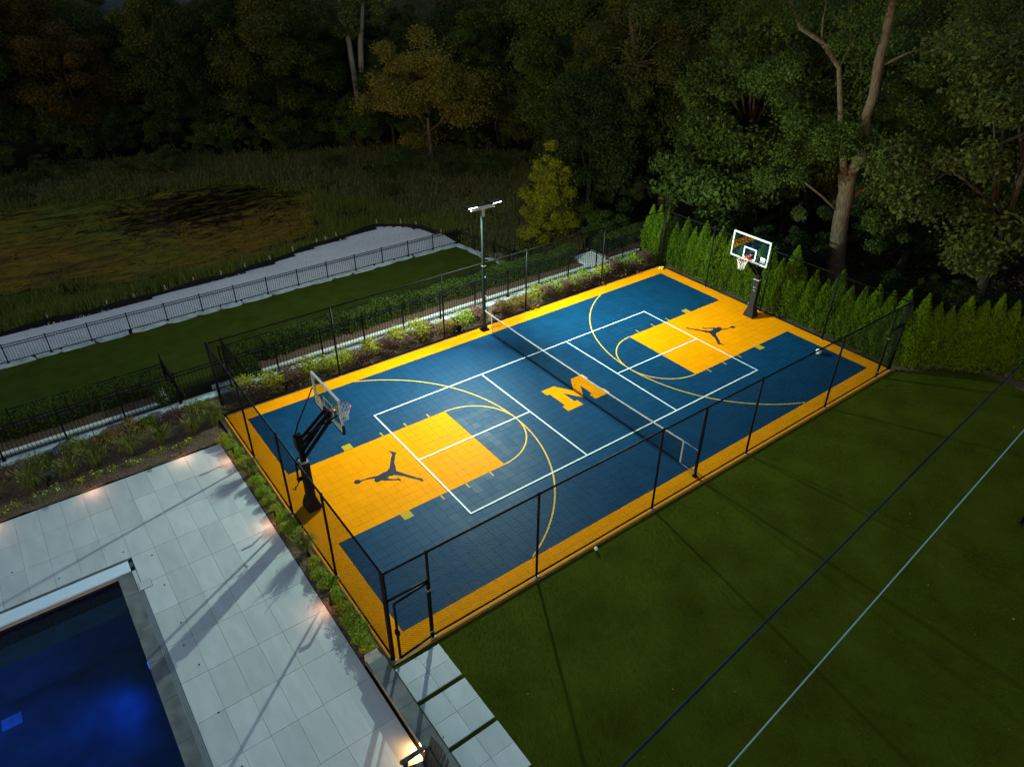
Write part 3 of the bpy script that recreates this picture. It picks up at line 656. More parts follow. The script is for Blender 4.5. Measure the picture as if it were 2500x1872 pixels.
# pool
pool = empty('swimming_pool', (-18, -3, DZ), 0, 'dark blue lit swimming pool sunk into the pale deck', 'swimming pool')
PX = -15.62; oo = Vector(pool.location)
def pb(name, m, c, d, **k):
    return MB().box(Vector(c)-oo, d, **k).build(name, m, pool)
pb('basin_floor', plaster, (-20.6, -5.7, -1.66), (10.2, 13, .1))
pb('basin_wall', plaster, (-15.55, -5.7, -.97), (.14, 13, 1.36)); pb('basin_wall', pebble, (-20.6, .70, -.97), (10, .16, 1.36))
pb('basin_wall', plaster, (-25.7, -5.7, -.97), (.14, 13, 1.36)); pb('basin_wall', plaster, (-20.6, -12.1, -.97), (10, .14, 1.36))
pb('bench_ledge', mat('ledge_plaster', (.10, .13, .12), .7, var=.2, scale=3), (-20.6, -.10, -1.0), (9.9, .62, 1.2))
ww = MB(); ww.sheet([(-25.63, -12.03), (PX, -12.03), (PX, .60), (-25.63, .60)], -.27)
wo_ = ww.build('water', water, pool); wo_.location = -oo
yy = .62
for k in range(10):
    L = 1.21 if k else .86
    pb('coping_stone', coping, (-15.445, yy-L/2, -.16), (.345, L-.005, .125), ch=.004); yy -= L
f = MB()
f.box(Vector((-15.2, -6.1, -.2))-oo, (.135, 11.8, .15)); f.build('trench_drain', drainm, pool)
f = MB()
for xo in (-.06, -.02, .02, .06): f.box(Vector((-15.2+xo, -6.1, -.112))-oo, (.008, 11.8, .022))
yy = -.22
while yy > -11.9: f.box(Vector((-15.2, yy, -.116))-oo, (.13, .012, .016)); yy -= .03
tag(f.build('drain_grating', steel, pool), kind='stuff')
pb('cover_lid', lid, (-18.6, .85, -.1), (5.0+1.67, .425, .05), ch=.008); pb('lid_trim', tan, (-20.3, .628, -.17), (9.35, .02, .07))
f = MB(); f.box(Vector((-20.0, 1.12, -.2))-oo, (9.74, .16, .14)); f.box(Vector((-15.19, .99, -.2))-oo, (.12, .3, .14)); f.box(Vector((-20, .87, -.29))-oo, (9.4, .3, .2)); f.build('cover_channel', coping, pool)
BL = mat('pool_lens', (.05, .1, .6), .4, emit=((.02, .12, 1), .5))
f = MB(); f.tube([Vector((-15.61, -2.05, -.8))-oo, Vector((-15.66, -2.05, -.8))-oo], .09, 16); f.build('pool_light', BL, pool)
for (lx, ly, lz, pw, tgt) in ((-15.85, -2.05, -.8, 44, (-19, -3.4, -1.3)), (-19.6, -.62, -.8, 14, (-18.3, -3, -1.6)), (-20.5, -6.5, -.7, 34, (-17.5, -3.5, -1.5))):
    l = bpy.data.lights.new('pool_glow', 'SPOT'); l.energy = pw*2.0; l.color = (.0, .085, .8); l.spot_size = R(168); l.spot_blend = 1; l.shadow_soft_size = .5
    lo = bpy.data.objects.new('pool_glow', l); COL.objects.link(lo); lo.location = (lx, ly, lz); lo.rotation_euler = (Vector(tgt)-lo.location).to_track_quat('-Z', 'Y').to_euler()
md = MB(); c = Vector((-18.72, -1.0, -1.6))-oo
md.box(c, (.42, .34, .03)); md.box(c+Vector((0, 0, .02)), (.03, .3, .012)); md.box(c+Vector((0, 0, .02)), (.36, .03, .012)); md.build('main_drain', mat('drain_cover', (.20, .34, .42), .5), pool)

# low wall with step light along the deck's lawn side
lw = empty('low_wall', (-11.3, -8, 0), 0, 'low grey stone wall edging the deck beside the stepping pads', 'wall')
MB().box((-.0, -.9, -.09), (.34, 6.6, .40)).build('wall_core', mat('wall_stone', (.30, .27, .23), .8, var=.2, scale=6, bump=.3), lw)
for k in range(10):
    y = 2.1-k*.72
    MB().box((0, y-.36, .128), (.40, .714, .036), ch=.004).build('capstone', coping, lw)
MB().box((-.178, -.28, .02), (.012, .2, .05)).build('step_light', mat('warm_lens', (1, .9, .6), .4, emit=((1, .62, .22), 9)), lw)
l = bpy.data.lights.new('step_glow', 'SPOT'); l.energy = 10; l.color = (1, .55, .18); l.spot_size = R(150); l.spot_blend = .8; l.shadow_soft_size = .03
lo = bpy.data.objects.new('step_glow', l); COL.objects.link(lo); lo.location = (-11.51, -8.28, .09); lo.rotation_euler = (Vector((-12.0, -8.2, -.35))-lo.location).to_track_quat('-Z', 'Y').to_euler()
# landing at the wall's end
MB().box((-11.27, -5.86, -.02), (.47, .28, .06), ch=.004).build('landing_stone', coping, lw).location = -Vector(lw.location)

# stepping pads
for k, (ya, yb) in enumerate(((-6.32, -7.33), (-7.45, -8.64), (-8.75, -9.95))):
    s = empty('stepping_pad', (-10.445, (ya+yb)/2, 0), 0, ['pale four-tile stepping pad nearest the court gate', 'pale four-tile stepping pad in the middle of three', 'pale four-tile stepping pad farthest from the court gate'][k], 'stepping pad', 'stepping pads on the lawn')
    d = (ya-yb)
    MB().box((0, 0, -.05), (1.19, d, .06)).build('pad_bed', joint, s)
    for a in (-1, 1):
        for b in (-1, 1): MB().box((a*.3, b*d/4, -.003), (.594, d/2-.006, .05), ch=.003).build('paver', paver, s)

# adirondack chair
chm = mat('charcoal_slats', (.035, .038, .042), .55, var=.15)
ch_ = empty('lounge_chair', (-11.8, -8.92, DZ), 0, 'charcoal slatted garden chair with its back to the low wall', 'chair')
for s in (-1, 1):
    f = MB(); f.box((-.0, s*.34, .60), (.56, .10, .026), ch=.006); f.tube([(-.28, s*.34, .587), (-.28, s*.34, .613)], .05, 12); f.build('arm', chm, ch_)
    MB().box((-.22, s*.33, .295), (.1, .035, .59)).build('front_leg', chm, ch_)
    MB().beam((-.24, s*.29, .36), (.32, s*.29, .1), .03, .1).build('side_rail', chm, ch_)
    MB().beam((.2, s*.31, .2), (.27, s*.31, .6), .04, .06).build('rear_support', chm, ch_)
for k in range(5): MB().box((-.24+k*.095, 0, .40-k*.032), (.083, .58, .022), Matrix.Rotation(R(14), 3, 'Y')).build('seat_slat', chm, ch_)
for k in range(6):
    y = -.25+k*.1
    MB().beam((.2, y, .2), (.43, y*1.18, .98-.12*abs(k-2.5)/2.5), .088, .02).build('back_slat', chm, ch_)
MB().box((.30, 0, .585), (.03, .62, .07)).build('back_rail', chm, ch_)

# ------------------------------------------------------------------ mulch beds
def bed(name, poly, z, n, m=mulch):
    a = np.array(poly); lo, hi = a.min(0), a.max(0)
    gx = np.arange(lo[0], hi[0]+.01, .16); gy = np.arange(lo[1], hi[1]+.01, .16)
    Xg, Yg = np.meshgrid(gx, gy); Zg = z+(np.sin(Xg*5.1+Yg*3)+np.sin(Xg*2.3-Yg*4.4))*.012+RNG.normal(0, .007, Xg.shape)
    ii = np.arange(Xg.size).reshape(Xg.shape)
    F = np.stack([ii[:-1, :-1], ii[:-1, 1:], ii[1:, 1:], ii[1:, :-1]], -1).reshape(-1, 4)
    cx, cy = Xg[:-1, :-1].ravel()+.08, Yg[:-1, :-1].ravel()+.08
    F = F[in_poly(cx, cy, poly)]
    o = link(name, np_mesh(name, np.stack([Xg, Yg, Zg], -1).reshape(-1, 3), F, True), m); tag(o, kind='structure')
    p = sample_poly(poly, n); P = np.c_[p, np.full(n, z+.012)+RNG.uniform(0, .02, n)]
    V, Q = leaf_quads(P, .05, up=1.0, aspect=.4)
    o2 = link('bark_chips', np_mesh('bark_chips', V, Q), chips); tag(o2, 'loose brown bark chips scattered over the planting bed', 'bark chips', kind='stuff')
bed('mulch_bed', [(-24, 4.86), (-11.55, 4.86), (-11.12, 4.86), (-11.12, 6.3), (11.6, 6.3), (11.6, 7.72), (-24, 7.72)], -.085, 9000)
bed('mulch_bed', [(-11.54, 4.9), (-11.14, 4.9), (-11.14, -5.72), (-11.54, -5.72)], -.11, 1200)
bed('mulch_bed', [(11.1, 7.7), (12.4, 7.7), (12.6, -5.6), (15.4, -8.6), (16.4, -14), (13.7, -12), (13.54, -9.88), (13.63, -9.0), (13.49, -8.2), (12.72, -7.35), (11.6, -6.68), (11.1, -6.1)], -.06, 2600)

# ------------------------------------------------------------------ lawns
lawn = [(-11.1, -6.16), (11.0, -6.16), (11.6, -6.68), (12.72, -7.35), (13.49, -8.2), (13.63, -9.0), (13.54, -9.88), (13.7, -12), (14.5, -18), (15, -30), (-11.1, -30)]
lo_ = slab_poly(lawn, -.16, -.02, 'lawn', turf); tag(lo_, kind='structure')
vis = [(-11.1, -6.16), (11.0, -6.16), (11.6, -6.68), (12.72, -7.35), (13.49, -8.2), (13.63, -9.0), (13.54, -9.88), (13.6, -11), (10, -13), (0, -16), (-6, -15), (-11.1, -12)]
p = sample_poly(vis, 120000); ok = np.ones(len(p), bool)
for ya, yb in ((-6.32, -7.33), (-7.45, -8.64), (-8.75, -9.95)): ok &= ~((p[:, 0] > -11.05) & (p[:, 0] < -9.85) & (p[:, 1] < ya) & (p[:, 1] > yb))
p = p[ok]
o = link('lawn_blades', blades_mesh('lawn_blades', np.c_[p, np.full(len(p), -.022)], .04, .008, .8), blade); tag(o, 'short dark green turf covering the wide lawn beside the court', 'grass', kind='stuff')
fl_ = np.concatenate([sample_poly(vis, 55), RNG.uniform((-18, -9), (-11.6, 4.7), (0, 2))]); V, Q = leaf_quads(np.c_[fl_, np.full(len(fl_), .03)], .055, up=1.5, aspect=.6)
o = link('fallen_leaves', np_mesh('fallen_leaves', V, Q), mat('dry_leaves', (.16, .11, .05), .9, var=.5)); tag(o, 'a few dry leaves lying scattered over the dark lawn', 'fallen leaves', kind='stuff')
strip_poly = [(-34, 12.37), (9.9, 12.37), (9.6, 14), (9.2, 18.8), (8.7, 21.7), (-34, 21.7)]
o = slab_poly(strip_poly, -3.7, -3.5, 'lower_lawn', turf2); tag(o, kind='structure')
# turf ramp in the gap between the hedges
f = MB(); f.add([(-11.75, 8.1, -.35), (-9.4, 8.1, -.35), (-9.4, 12.5, -3.45), (-11.75, 12.5, -3.45)], [(0, 1, 2, 3)]); o = f.build('turf_ramp', turf2); tag(o, kind='structure')
st = empty('stone_steps', (-9.75, 8.1, 0), 0, 'rough grey stone steps going down through the gap between the hedges', 'steps')
for k in range(7):
    MB().box((random.uniform(-.03, .03), .3+k*.44, -.42-k*.24), (.95, .42, .36), Matrix.Rotation(random.gauss(0, .03), 3, 'Z'), ch=.02).build('step', stone, st)

# ------------------------------------------------------------------ retaining wall with capstones
rw = empty('retaining_wall', (0, 7.86, 0), 0, 'long flagstone-capped retaining wall carrying the upper picket fence', 'wall')
MB().box((-6, .0, -1.1), (36, .34, 2.02)).build('wall_face', block, rw)
x = -22.5
while x < 11.7:
    L = random.uniform(.7, 1.5); j = lambda: random.uniform(-.035, .035)
    nn = 5; P = []
    for k in range(nn+1): P.append((x+.012+(L-.024)*k/nn, -.20+j()))
    for k in range(nn+1): P.append((x+L-.012-(L-.024)*k/nn, .19+j()*.4))
    MB().prism(P, -.1, .0+random.uniform(-.02, .012)).build('capstone', stone, rw); x += L
# lower terrace planter walls
def planter(x0, x1, label, ret=None):
    t = empty('planter_wall', ((x0+x1)/2, 10.35, -1.2), 0, label, 'wall', 'block planter walls on the lower terrace')
    L = x1-x0; f = MB(); f.box((0, 0, -.62), (L, .15, 1.1)); 
    if ret: f.box((ret*(L/2-.08), .9, -.62), (.15, 1.66, 1.1))
    f.build('wall_face', block, t)
    f = MB(); n = int(L/.3)
    for k in range(n): f.box((-L/2+(k+.5)*L/n, 0, -.035), (L/n-.008, .18, .07), ch=.006)
    if ret:
        for k in range(5): f.box((ret*(L/2-.08), .24+k*.3, -.035), (.18, .29, .07), ch=.006)
    tag(f.build('cap_blocks', blockcap, t), kind='stuff')
    f = MB(); f.sheet([(-L/2, .08), (L/2, .08), (L/2, 1.95), (-L/2, 1.95)], -.08); f.build('planter_mulch', mulch, t)
    return t
planter(-26, -12.0, 'block planter wall below the left hedge by the ornamental grasses', 1)
planter(-9.35, 10.1, 'long block planter wall below the middle hedge behind the court', 1)
planter(11.45, 16.5, 'short block planter wall beyond the stair opening, near the arborvitae', -1)
o = MB().box((10.78, 10.5, -1.29), (1.3, 2.6, .1), ch=.01).build('stair_landing', blockcap); tag(o, 'pale stair landing in the opening between two hedges', 'landing')

# ------------------------------------------------------------------ picket fences
def picket(label, pts, z, h=1.2, posts=None, group='black picket fences'):
    """pts: list of post positions (x,y)"""
    t = empty('picket_fence', (pts[0][0], pts[0][1], z), 0, label, 'fence', group); o = Vector((pts[0][0], pts[0][1]))
    for (x, y) in pts:
        x -= o.x; y -= o.y
        MB().box((x, y, h/2+.03), (.055, .055, h+.06)).build('post', black, t)
        MB().box((x, y, .015), (.12, .12, .03)).build('post_foot', black, t)
    for a, b in zip(pts[:-1], pts[1:]):
        a = Vector(a)-o; b = Vector(b)-o; d = (b-a); L = d.length; d /= L
        for zz in (.09, h-.14, h-.01): MB().beam((a.x, a.y, zz), (b.x, b.y, zz), .028, .032).build('rail', black, t)
        f = MB(); n = max(2, round(L/.122))
        for k in range(1, n):
            q = a+d*(L*k/n); f.box((q.x, q.y, h/2+.02), (.0145, .0145, h-.08))
        tag(f.build('pickets', black, t), kind='stuff')
    return t
picket('upper black picket fence standing on the flagstone wall', [(-21.1+1.83*k, 7.87) for k in range(19)], 0, 1.24)
picket('lower black picket fence behind the left hedge', [(-22.6+1.83*k, 11.95) for k in range(6)]+[(-11.72, 11.95)], -1.65)
picket('lower black picket fence behind the middle hedge', [(-9.45+1.83*k, 11.95) for k in range(11)], -1.65)
picket('lower black picket fence beyond the stair opening', [(11.5+1.83*k, 11.95) for k in range(4)], -1.65)
picket('short black picket return fence at the left hedge end', [(-11.72, 8.1), (-11.72, 9.9), (-11.72, 11.85)], -1.2, 1.15)
picket('short black picket return fence at the middle hedge start', [(-9.3, 8.1), (-9.3, 9.9), (-9.3, 11.85)], -1.2, 1.15)
picket('short black picket return fence by the stair landing', [(11.4, 9.2), (11.4, 10.4), (11.4, 11.85)], -1.25, 1.15)
FZ = -3.48
picket('far black picket fence between the lower lawn and the gravel', [(-26.2+1.845*k, 21.95) for k in range(20)]+[(9.2, 20.3), (9.5, 18.6), (9.8, 16.8), (10.1, 15)], FZ, 1.0)
se = empty('stone_edging', (0, 21.9, FZ), 0, 'row of irregular pale boulders along the far lawn edge', 'stone edging')
x = -26.5
def rock(x, y, L, w, ang, zt):
    P = []
    for k in range(11):
        a = 2*math.pi*k/11; rr = random.uniform(.86, 1.1)
        ca, sa = math.cos(a), math.sin(a); ca = math.copysign(abs(ca)**.6, ca); sa = math.copysign(abs(sa)**.6, sa)
        px, py = ca*L/2*rr, sa*w/2*rr
        P.append((x+px*math.cos(ang)-py*math.sin(ang), y+px*math.sin(ang)+py*math.cos(ang)))
    MB().prism(P, -.3, zt).build('stone', stone, se)
while x < 8.4:
    L = random.uniform(1.1, 2.0); rock(x+L/2, -.02+random.uniform(-.05, .05), L*1.0, random.uniform(.5, .72), random.uniform(-.04, .03), random.uniform(-.02, .03)); x += L*.98
for (x, y, a) in ((8.9, -.6, -1.3), (9.05, -1.9, -1.4), (9.2, -3.1, -1.35), (9.7, -3.0, -.3), (9.5, -4.4, -1.4)): rock(x, y, 1.35, .6, a, .0)

# ------------------------------------------------------------------ gravel bank with silt fence
SF = [(-34, 25.3), (-26, 25.4), (-17.07, 25.43), (-14.72, 25.62), (-11.83, 25.56), (-10.37, 25.5), (-8.67, 25.72), (-7.06, 25.86), (-5.42, 25.89), (-3.91, 26.06), (-2.2, 26.31), (-.48, 26.93), (1.31, 27.27), (2.02, 27.34), (2.88, 27.58), (6.21, 28.09), (7.6, 27.2), (8.3, 26.2), (8.9, 23.8)]
gp = [(x, y-.04) for x, y in SF]+[(8.95, 22.2), (-34, 22.2)]
# gravel follows the ground so the far edge is laid 12 cm above it
a = np.array(gp); gx = np.arange(-34, 9.4, .5); gy = np.arange(21.8, 28.6, .4); Xg, Yg = np.meshgrid(gx, gy)
Zg = np.maximum(hgt(Xg, Yg)+.1, -3.66-.0*Xg)+(np.sin(Xg*1.1)+np.sin(Yg*1.7+Xg*.6))*.015
ii = np.arange(Xg.size).reshape(Xg.shape); F = np.stack([ii[:-1, :-1], ii[:-1, 1:], ii[1:, 1:], ii[1:, :-1]], -1).reshape(-1, 4)
F = F[in_poly(Xg[:-1, :-1].ravel()+.25, Yg[:-1, :-1].ravel()+.2, gp)]
o = link('gravel_bank', np_mesh('gravel_bank', np.stack([Xg, Yg, Zg], -1).reshape(-1, 3), F, True), gravelm); tag(o, kind='structure')
p = sample_poly(gp, 5000); P = np.c_[p, np.maximum(hgt(p[:, 0], p[:, 1])+.1, -3.66)+.03]
V, Q = leaf_quads(P, .075, up=.9, aspect=.8); o = link('gravel', np_mesh('gravel', V, Q), gravelm); tag(o, 'pale grey gravel stones strewn on the bank', 'gravel', kind='stuff')
sf = empty('silt_fence', (0, 26, -3.7), 0, 'black silt fence on wooden stakes along the gravel edge', 'fence')
f = MB(); pr = None
dense = []
for (x0, y0_), (x1, y1_) in zip(SF[:-1], SF[1:]):
    n = max(1, int(math.hypot(x1-x0, y1_-y0_)/.5))
    for k in range(n): dense.append((x0+(x1-x0)*k/n, y0_+(y1_-y0_)*k/n))
Vv = []
for k, (x, y) in enumerate(dense):
    zt = max(float(hgt(x, y))+.1, -3.66); s_g = .03*math.sin(k*1.7)
    for dz, dy in ((-.25, -.02), (.24+.06*math.sin(k*.9), s_g-.02), (.24+.06*math.sin(k*.9), s_g+.03), (-.25, .03)): Vv.append((x, y+.08+dy-26, zt+dz+3.7))
f.add(Vv, [(4*k+i, 4*k+(i+1) % 4, 4*k+4+(i+1) % 4, 4*k+4+i) for k in range(len(dense)-1) for i in range(3)])
f.build('fabric', silt, sf)
for k in range(2, len(SF)):
    x, y = SF[k]; MB().box((x, y+.14-26, .2), (.05, .05, .75), Matrix.Rotation(random.gauss(0, .12), 3, 'Y')).build('stake', stake, sf)

# ------------------------------------------------------------------ pond and marsh
PO = [(-40, 50), (-20, 50.3), (-14.93, 49.92), (-12.84, 49.51), (-10.13, 49.14), (-7.3, 48.75), (-5.18, 47.6), (-1.28, 47.9), (2.19, 46.23), (3.99, 43.61), (6.0, 40.12), (5.7, 37.5), (4.18, 33.76), (2.5, 31.4), (.08, 30.5), (-1.43, 29.6), (-5.71, 29.4), (-7.26, 30.4), (-9.19, 30.5), (-11.08, 30.4), (-12.46, 32.1), (-14.95, 32.8), (-16.6, 33), (-40, 33)]
PF = []
for (xa, ya), (xb, yb) in zip(PO, PO[1:]+PO[:1]):
    n = max(1, int(math.hypot(xb-xa, yb-ya)/.45))
    for k in range(n): PF.append((xa+(xb-xa)*k/n+random.uniform(-.22, .22)+.3*math.sin(k*.8+xa), ya+(yb-ya)*k/n+random.uniform(-.16, .16)+.22*math.sin(k*1.1+ya)))
f = MB().sheet(PF, -4.36); o = f.build('pond', pondm); tag(o, kind='structure')
def marsh(name, poly, n, h, w, m, label, lean=.35, ex=None):
    p = sample_poly(poly, n)
    if ex: p = p[~in_poly(p[:, 0], p[:, 1], ex)]
    # patchy
    d = np.sin(p[:, 0]*.9+p[:, 1]*.7)+np.sin(p[:, 0]*.45-p[:, 1]*1.1+1)+RNG.normal(0, .7, len(p)); p = p[d > -1.0]
    z = hgt(p[:, 0], p[:, 1]); o = link(name, blades_mesh(name, np.c_[p, z-.03], h, w, lean), m); tag(o, label, 'marsh grass', kind='stuff')
near_bank = [(x, y+.2) for x, y in SF[1:]]+[(8.9, 24), (12.5, 24), (9, 36), (6.2, 40), (5.7, 37), (4.2, 33.4), (2.5, 31), (0, 30), (-1.4, 29.1), (-5.7, 28.9), (-7.3, 29.8), (-11, 29.8), (-12.4, 31.6), (-15, 32.3), (-26, 32.6)]
marsh('bank_grass', near_bank, 34000, .55, .03, L_MARSH, 'short green and brown grass on the near pond bank')
ring = []
for (xa, ya), (xb, yb) in zip(PO[1:-2], PO[2:-1]):
    n = int(math.hypot(xb-xa, yb-ya)*110)
    for k in range(n): ring.append((xa+(xb-xa)*k/n+RNG.normal(0, .42), ya+(yb-ya)*k/n+RNG.normal(0, .42)))
ring = np.array(ring); dd_ = np.sin(ring[:, 0]*1.7+ring[:, 1]*1.3)+np.sin(ring[:, 0]*.6-ring[:, 1]*.9)+RNG.normal(0, .5, len(ring)); ring = ring[dd_ > -.7]
o = link('pond_fringe', blades_mesh('pond_fringe', np.c_[ring, np.full(len(ring), -4.42)], .34, .05, .5), L_MARSH); tag(o, 'grass fringe growing out of the pond margin', 'marsh grass', kind='stuff')
right_bank = [(9.3, 16), (14, 15), (20, 22), (26, 31), (27, 38), (22, 45), (17, 49), (8, 53), (0, 58), (-8, 60), (-20, 60), (-20, 50.3), (-12.8, 49.6), (-5.2, 47.8), (2.2, 46.4), (6.2, 40), (9, 35), (12.4, 24), (9, 22.5)]
marsh('reed_bed', right_bank, 22000, .8, .05, L_REED, 'tall brown and green reeds beyond the pond')
marsh('meadow_grass', right_bank, 46000, .5, .06, L_MARSH, 'rank green meadow grass at the foot of the wood')
def weeds(name, poly, n, per, hh, m, label, seed):
    rng = np.random.default_rng(seed); p = sample_poly(poly, n, rng); P = np.repeat(np.c_[p, hgt(p[:, 0], p[:, 1])], per, 0); k = len(P)
    sc = np.repeat(rng.uniform(.5, 1.4, n), per)[:, None]; d = rng.normal(size=(k, 3)); d /= np.linalg.norm(d, axis=1)[:, None]
    P = P+d*np.array([.42, .42, .38])*sc*rng.uniform(.4, 1.1, (k, 1))+np.array([0, 0, hh])*sc
    V, Q = leaf_quads(P, .16, .6, .5, rng); o = link(name, np_mesh(name, V, Q), m); tag(o, label, 'weeds', kind='stuff')
weeds('weeds', right_bank, 1500, 30, .38, L_MARSH, 'clumps of green weeds between the pond and the wood', 91)
weeds('weeds', right_bank, 650, 26, .5, L_REED, 'clumps of brownish seeding weeds between the pond and the wood', 92)
weeds('weeds', near_bank, 260, 18, .2, L_MARSH, 'low green weeds along the near pond bank', 93)
leafl = sample_poly([(12.5, 6), (16, 8), (30, 8), (34, -4), (24, -14), (16.5, -12), (15.5, -8), (12.8, -5.5)], 14000)
V, Q = leaf_quads(np.c_[leafl, hgt(leafl[:, 0], leafl[:, 1])+.05], .13, up=.9, aspect=.6); o = link('leaf_litter', np_mesh('leaf_litter', V, Q), mat('dead_leaves', (.05, .03, .018), .9, col2=(.13, .08, .05), scale=2)); tag(o, 'brown fallen leaves under the trees right of the court', 'leaf litter', kind='stuff')

# ------------------------------------------------------------------ planting helpers
def blob_leaves(clumps, per, size, rng, up=.5, aspect=.55, shell=.75):
    Ps = []; Ns = []
    for (c, r) in clumps:
        n = max(8, int(per*(r[0] if hasattr(r, '__len__') else r)**2)) if per < 0 else per
        d = rng.normal(size=(n, 3)); d /= np.linalg.norm(d, axis=1)[:, None]
        rad = np.clip(rng.normal(shell, .22, n), .1, 1.15)[:, None]
        Ps.append(np.array(c)+d*rad*np.array(r)); Ns.append(d)
    P = np.concatenate(Ps); N = np.concatenate(Ns)
    return leaf_quads(P, size, up, aspect, rng, N*.6)
def tree_mesh(seed, H, rx, rz, cz, nclump, per, leaf, lim=14, trunk_r=.22, low=.35):
    rng = np.random.default_rng(seed); rnd = random.Random(seed); cl = []
    for k in range(nclump):
        d = rng.normal(size=3); d /= np.linalg.norm(d); d[2] = abs(d[2])*(.55+low)-low if rng.random() < .75 else d[2]
        q = rng.uniform(.35, 1)**.6
        c = np.array([d[0]*rx*q, d[1]*rx*q, cz+d[2]*rz*q]); r = rx*rng.uniform(.10, .30)
        cl.append((c, np.array([r*rng.uniform(.8, 1.3), r*rng.uniform(.8, 1.3), r*rng.uniform(.5, .85)])))
    if low > .9: cl += [(np.array([0, 0, cz+.3*k]), np.array([rx*.85, rx*.85, rz*.75])) for k in range(-2, 4)]
    V, Q = blob_leaves(cl, per, leaf, rng)
    crown = np_mesh('crown', V, Q)
    f = MB(); pts = [(0, 0, -.5)]; x = y = 0
    for k in range(1, 6):
        x += rnd.uniform(-.14, .14); y += rnd.uniform(-.14, .14); pts.append((x, y, cz*1.05*k/5))
    f.tube(pts, [trunk_r*1.45]+[trunk_r*(1-.13*k) for k in range(1, 6)], 8)
    for k in range(lim):
        c = cl[k][0]; i = rnd.randint(2, 5); a = Vector(pts[i]); b = Vector(c); m_ = (a+b)/2+Vector((0, 0, rnd.uniform(-.1, .5)))
        f.tube([a, m_, b], [trunk_r*.42, trunk_r*.28, trunk_r*.09], 5)
    return crown, f.mesh('trunk', True)
KINDS = [tree_mesh(1, 13, 4.6, 4.8, 7.4, 84, 640, 0.190, low=.8), tree_mesh(2, 14, 3.9, 5.8, 7.8, 80, 640, 0.185, low=.75), tree_mesh(3, 12, 4.4, 5.6, 6.0, 88, 640, 0.190, low=.8),
         tree_mesh(4, 15, 5.2, 5.6, 8.6, 92, 640, 0.195, low=.8), tree_mesh(5, 12, 3.6, 5.4, 6.4, 76, 640, 0.185, low=.85)]
BUSH = [tree_mesh(21, 3, 1.5, 1.2, 1.2, 26, 420, .105, lim=8, trunk_r=.05), tree_mesh(22, 3, 1.9, 1.5, 1.5, 30, 430, .11, lim=8, trunk_r=.05), tree_mesh(23, 2.5, 1.3, 1.5, 1.5, 24, 420, .10, lim=8, trunk_r=.05)]
def place_tree(name, meshes, loc, rz, s, m, bm, label, cat='tree', group=None, sz=None):
    t = empty(name, loc, rz, label, cat, group); t.scale = (s, s, sz or s)
    for nm, me, mm in (('trunk', meshes[1], bm), ('crown', meshes[0], m)):
        if not me.materials: me.materials.append(mm)
        o = bpy.data.objects.new(nm, me); COL.objects.link(o); o.parent = t
        o.material_slots[0].link = 'OBJECT'; o.material_slots[0].material = mm
    return t
def project(p):
    d = Vector(p)-CAM; z = d.dot(fwd); return (.5+d.dot(right)/z*1733.6/2500, .5-d.dot(up)/z*1733.6/1872, z)

# hero trees
HERO = []
def hero(name, kind, x, y, s, m, bm, label, sz=None, rz=0, z=None):
    HERO.append((x, y)); return place_tree(name, KINDS[kind] if isinstance(kind, int) else kind, (x, y, float(hgt(x, y)) if z is None else z), rz, s, m, bm, label, sz=sz)
hero('broad_tree', tree_mesh(31, 11.5, 6.0, 4.6, 6.4, 80, 600, .20), 19.1, 42.1, 1.0, leafmat('leaf_olive_gold', (.055, .058, .008), (.14, .125, .022)), bark, 'broad olive-bronze tree with a pale trunk right of the pond')
hero('sapling', tree_mesh(39, 6.5, 1.9, 3.5, 3.1, 84, 440, .13, lim=60, trunk_r=.09, low=.95), 13.57, 18.0, 1.0, L_YG, bark, 'bright yellow-green young tree behind the lamp pole')
rng = np.random.default_rng(33); f = MB()
tp = [Vector(p)-Vector((24.1, 18, -2.2)) for p in [(24.14, 17.98, -2.8), (24.11, 17.99, -1.9), (23.35, 18.56, .77), (22.94, 18.87, 2.4), (21.9, 19.66, 6.7), (21.2, 20.1, 9.8)]]
f.tube(tp, [.36, .31, .25, .23, .17, .08], 9); cl = []
for k in range(96):
    d = rng.normal(size=3); d /= np.linalg.norm(d); q = rng.uniform(.3, 1)**.6; c = np.array([-2.0+d[0]*4.4*q, 1.6+d[1]*4.4*q, 8.6+d[2]*(5.2 if d[2] > 0 else 4.6)*q])
    if c[2] < 5.4 and abs(c[0]+.8) < 1.3 and c[1] < 1.6: continue
    rad = rng.uniform(.45, 1.15); cl.append((c, np.array([rad, rad, rad*rng.uniform(.7, 1.3)])))
for c, _ in cl[:16]: f.tube([tp[4], tp[4].lerp(Vector(c), .5)+Vector((0, 0, .4)), Vector(c)], [.1, .06, .02], 5)
V, Q = blob_leaves(cl, 620, .18, rng)
hero('willow_tree', (np_mesh('crown', V, Q), f.mesh('trunk', True)), 24.1, 18.0, 1.0, L_OLIVE, bark, 'tall drooping olive tree with a leaning pale trunk', z=-2.2)
rng = np.random.default_rng(36); f = MB()
f.tube([(-.15, .1, -.4), (.0, .0, 4.2), (-.25, .15, 9.5), (-.6, .4, 13)], [.36, .30, .24, .12], 9); f.tube([(.35, -.2, -.4), (.5, -.3, 4.2), (.75, -.45, 8.6), (1.3, -.9, 12.5)], [.40, .33, .27, .12], 9)
cl = [(np.array([rng.normal(.2, 1.9), rng.normal(-.1, 1.9), rng.uniform(9.6, 15.5)]), np.array([.9, .9, .6])*rng.uniform(.5, 1.25)) for k in range(46)]
for c, _ in cl[:8]: f.tube([(.3, -.1, 9), Vector(c)], [.12, .03], 5)
V, Q = blob_leaves(cl, 400, .21, rng)
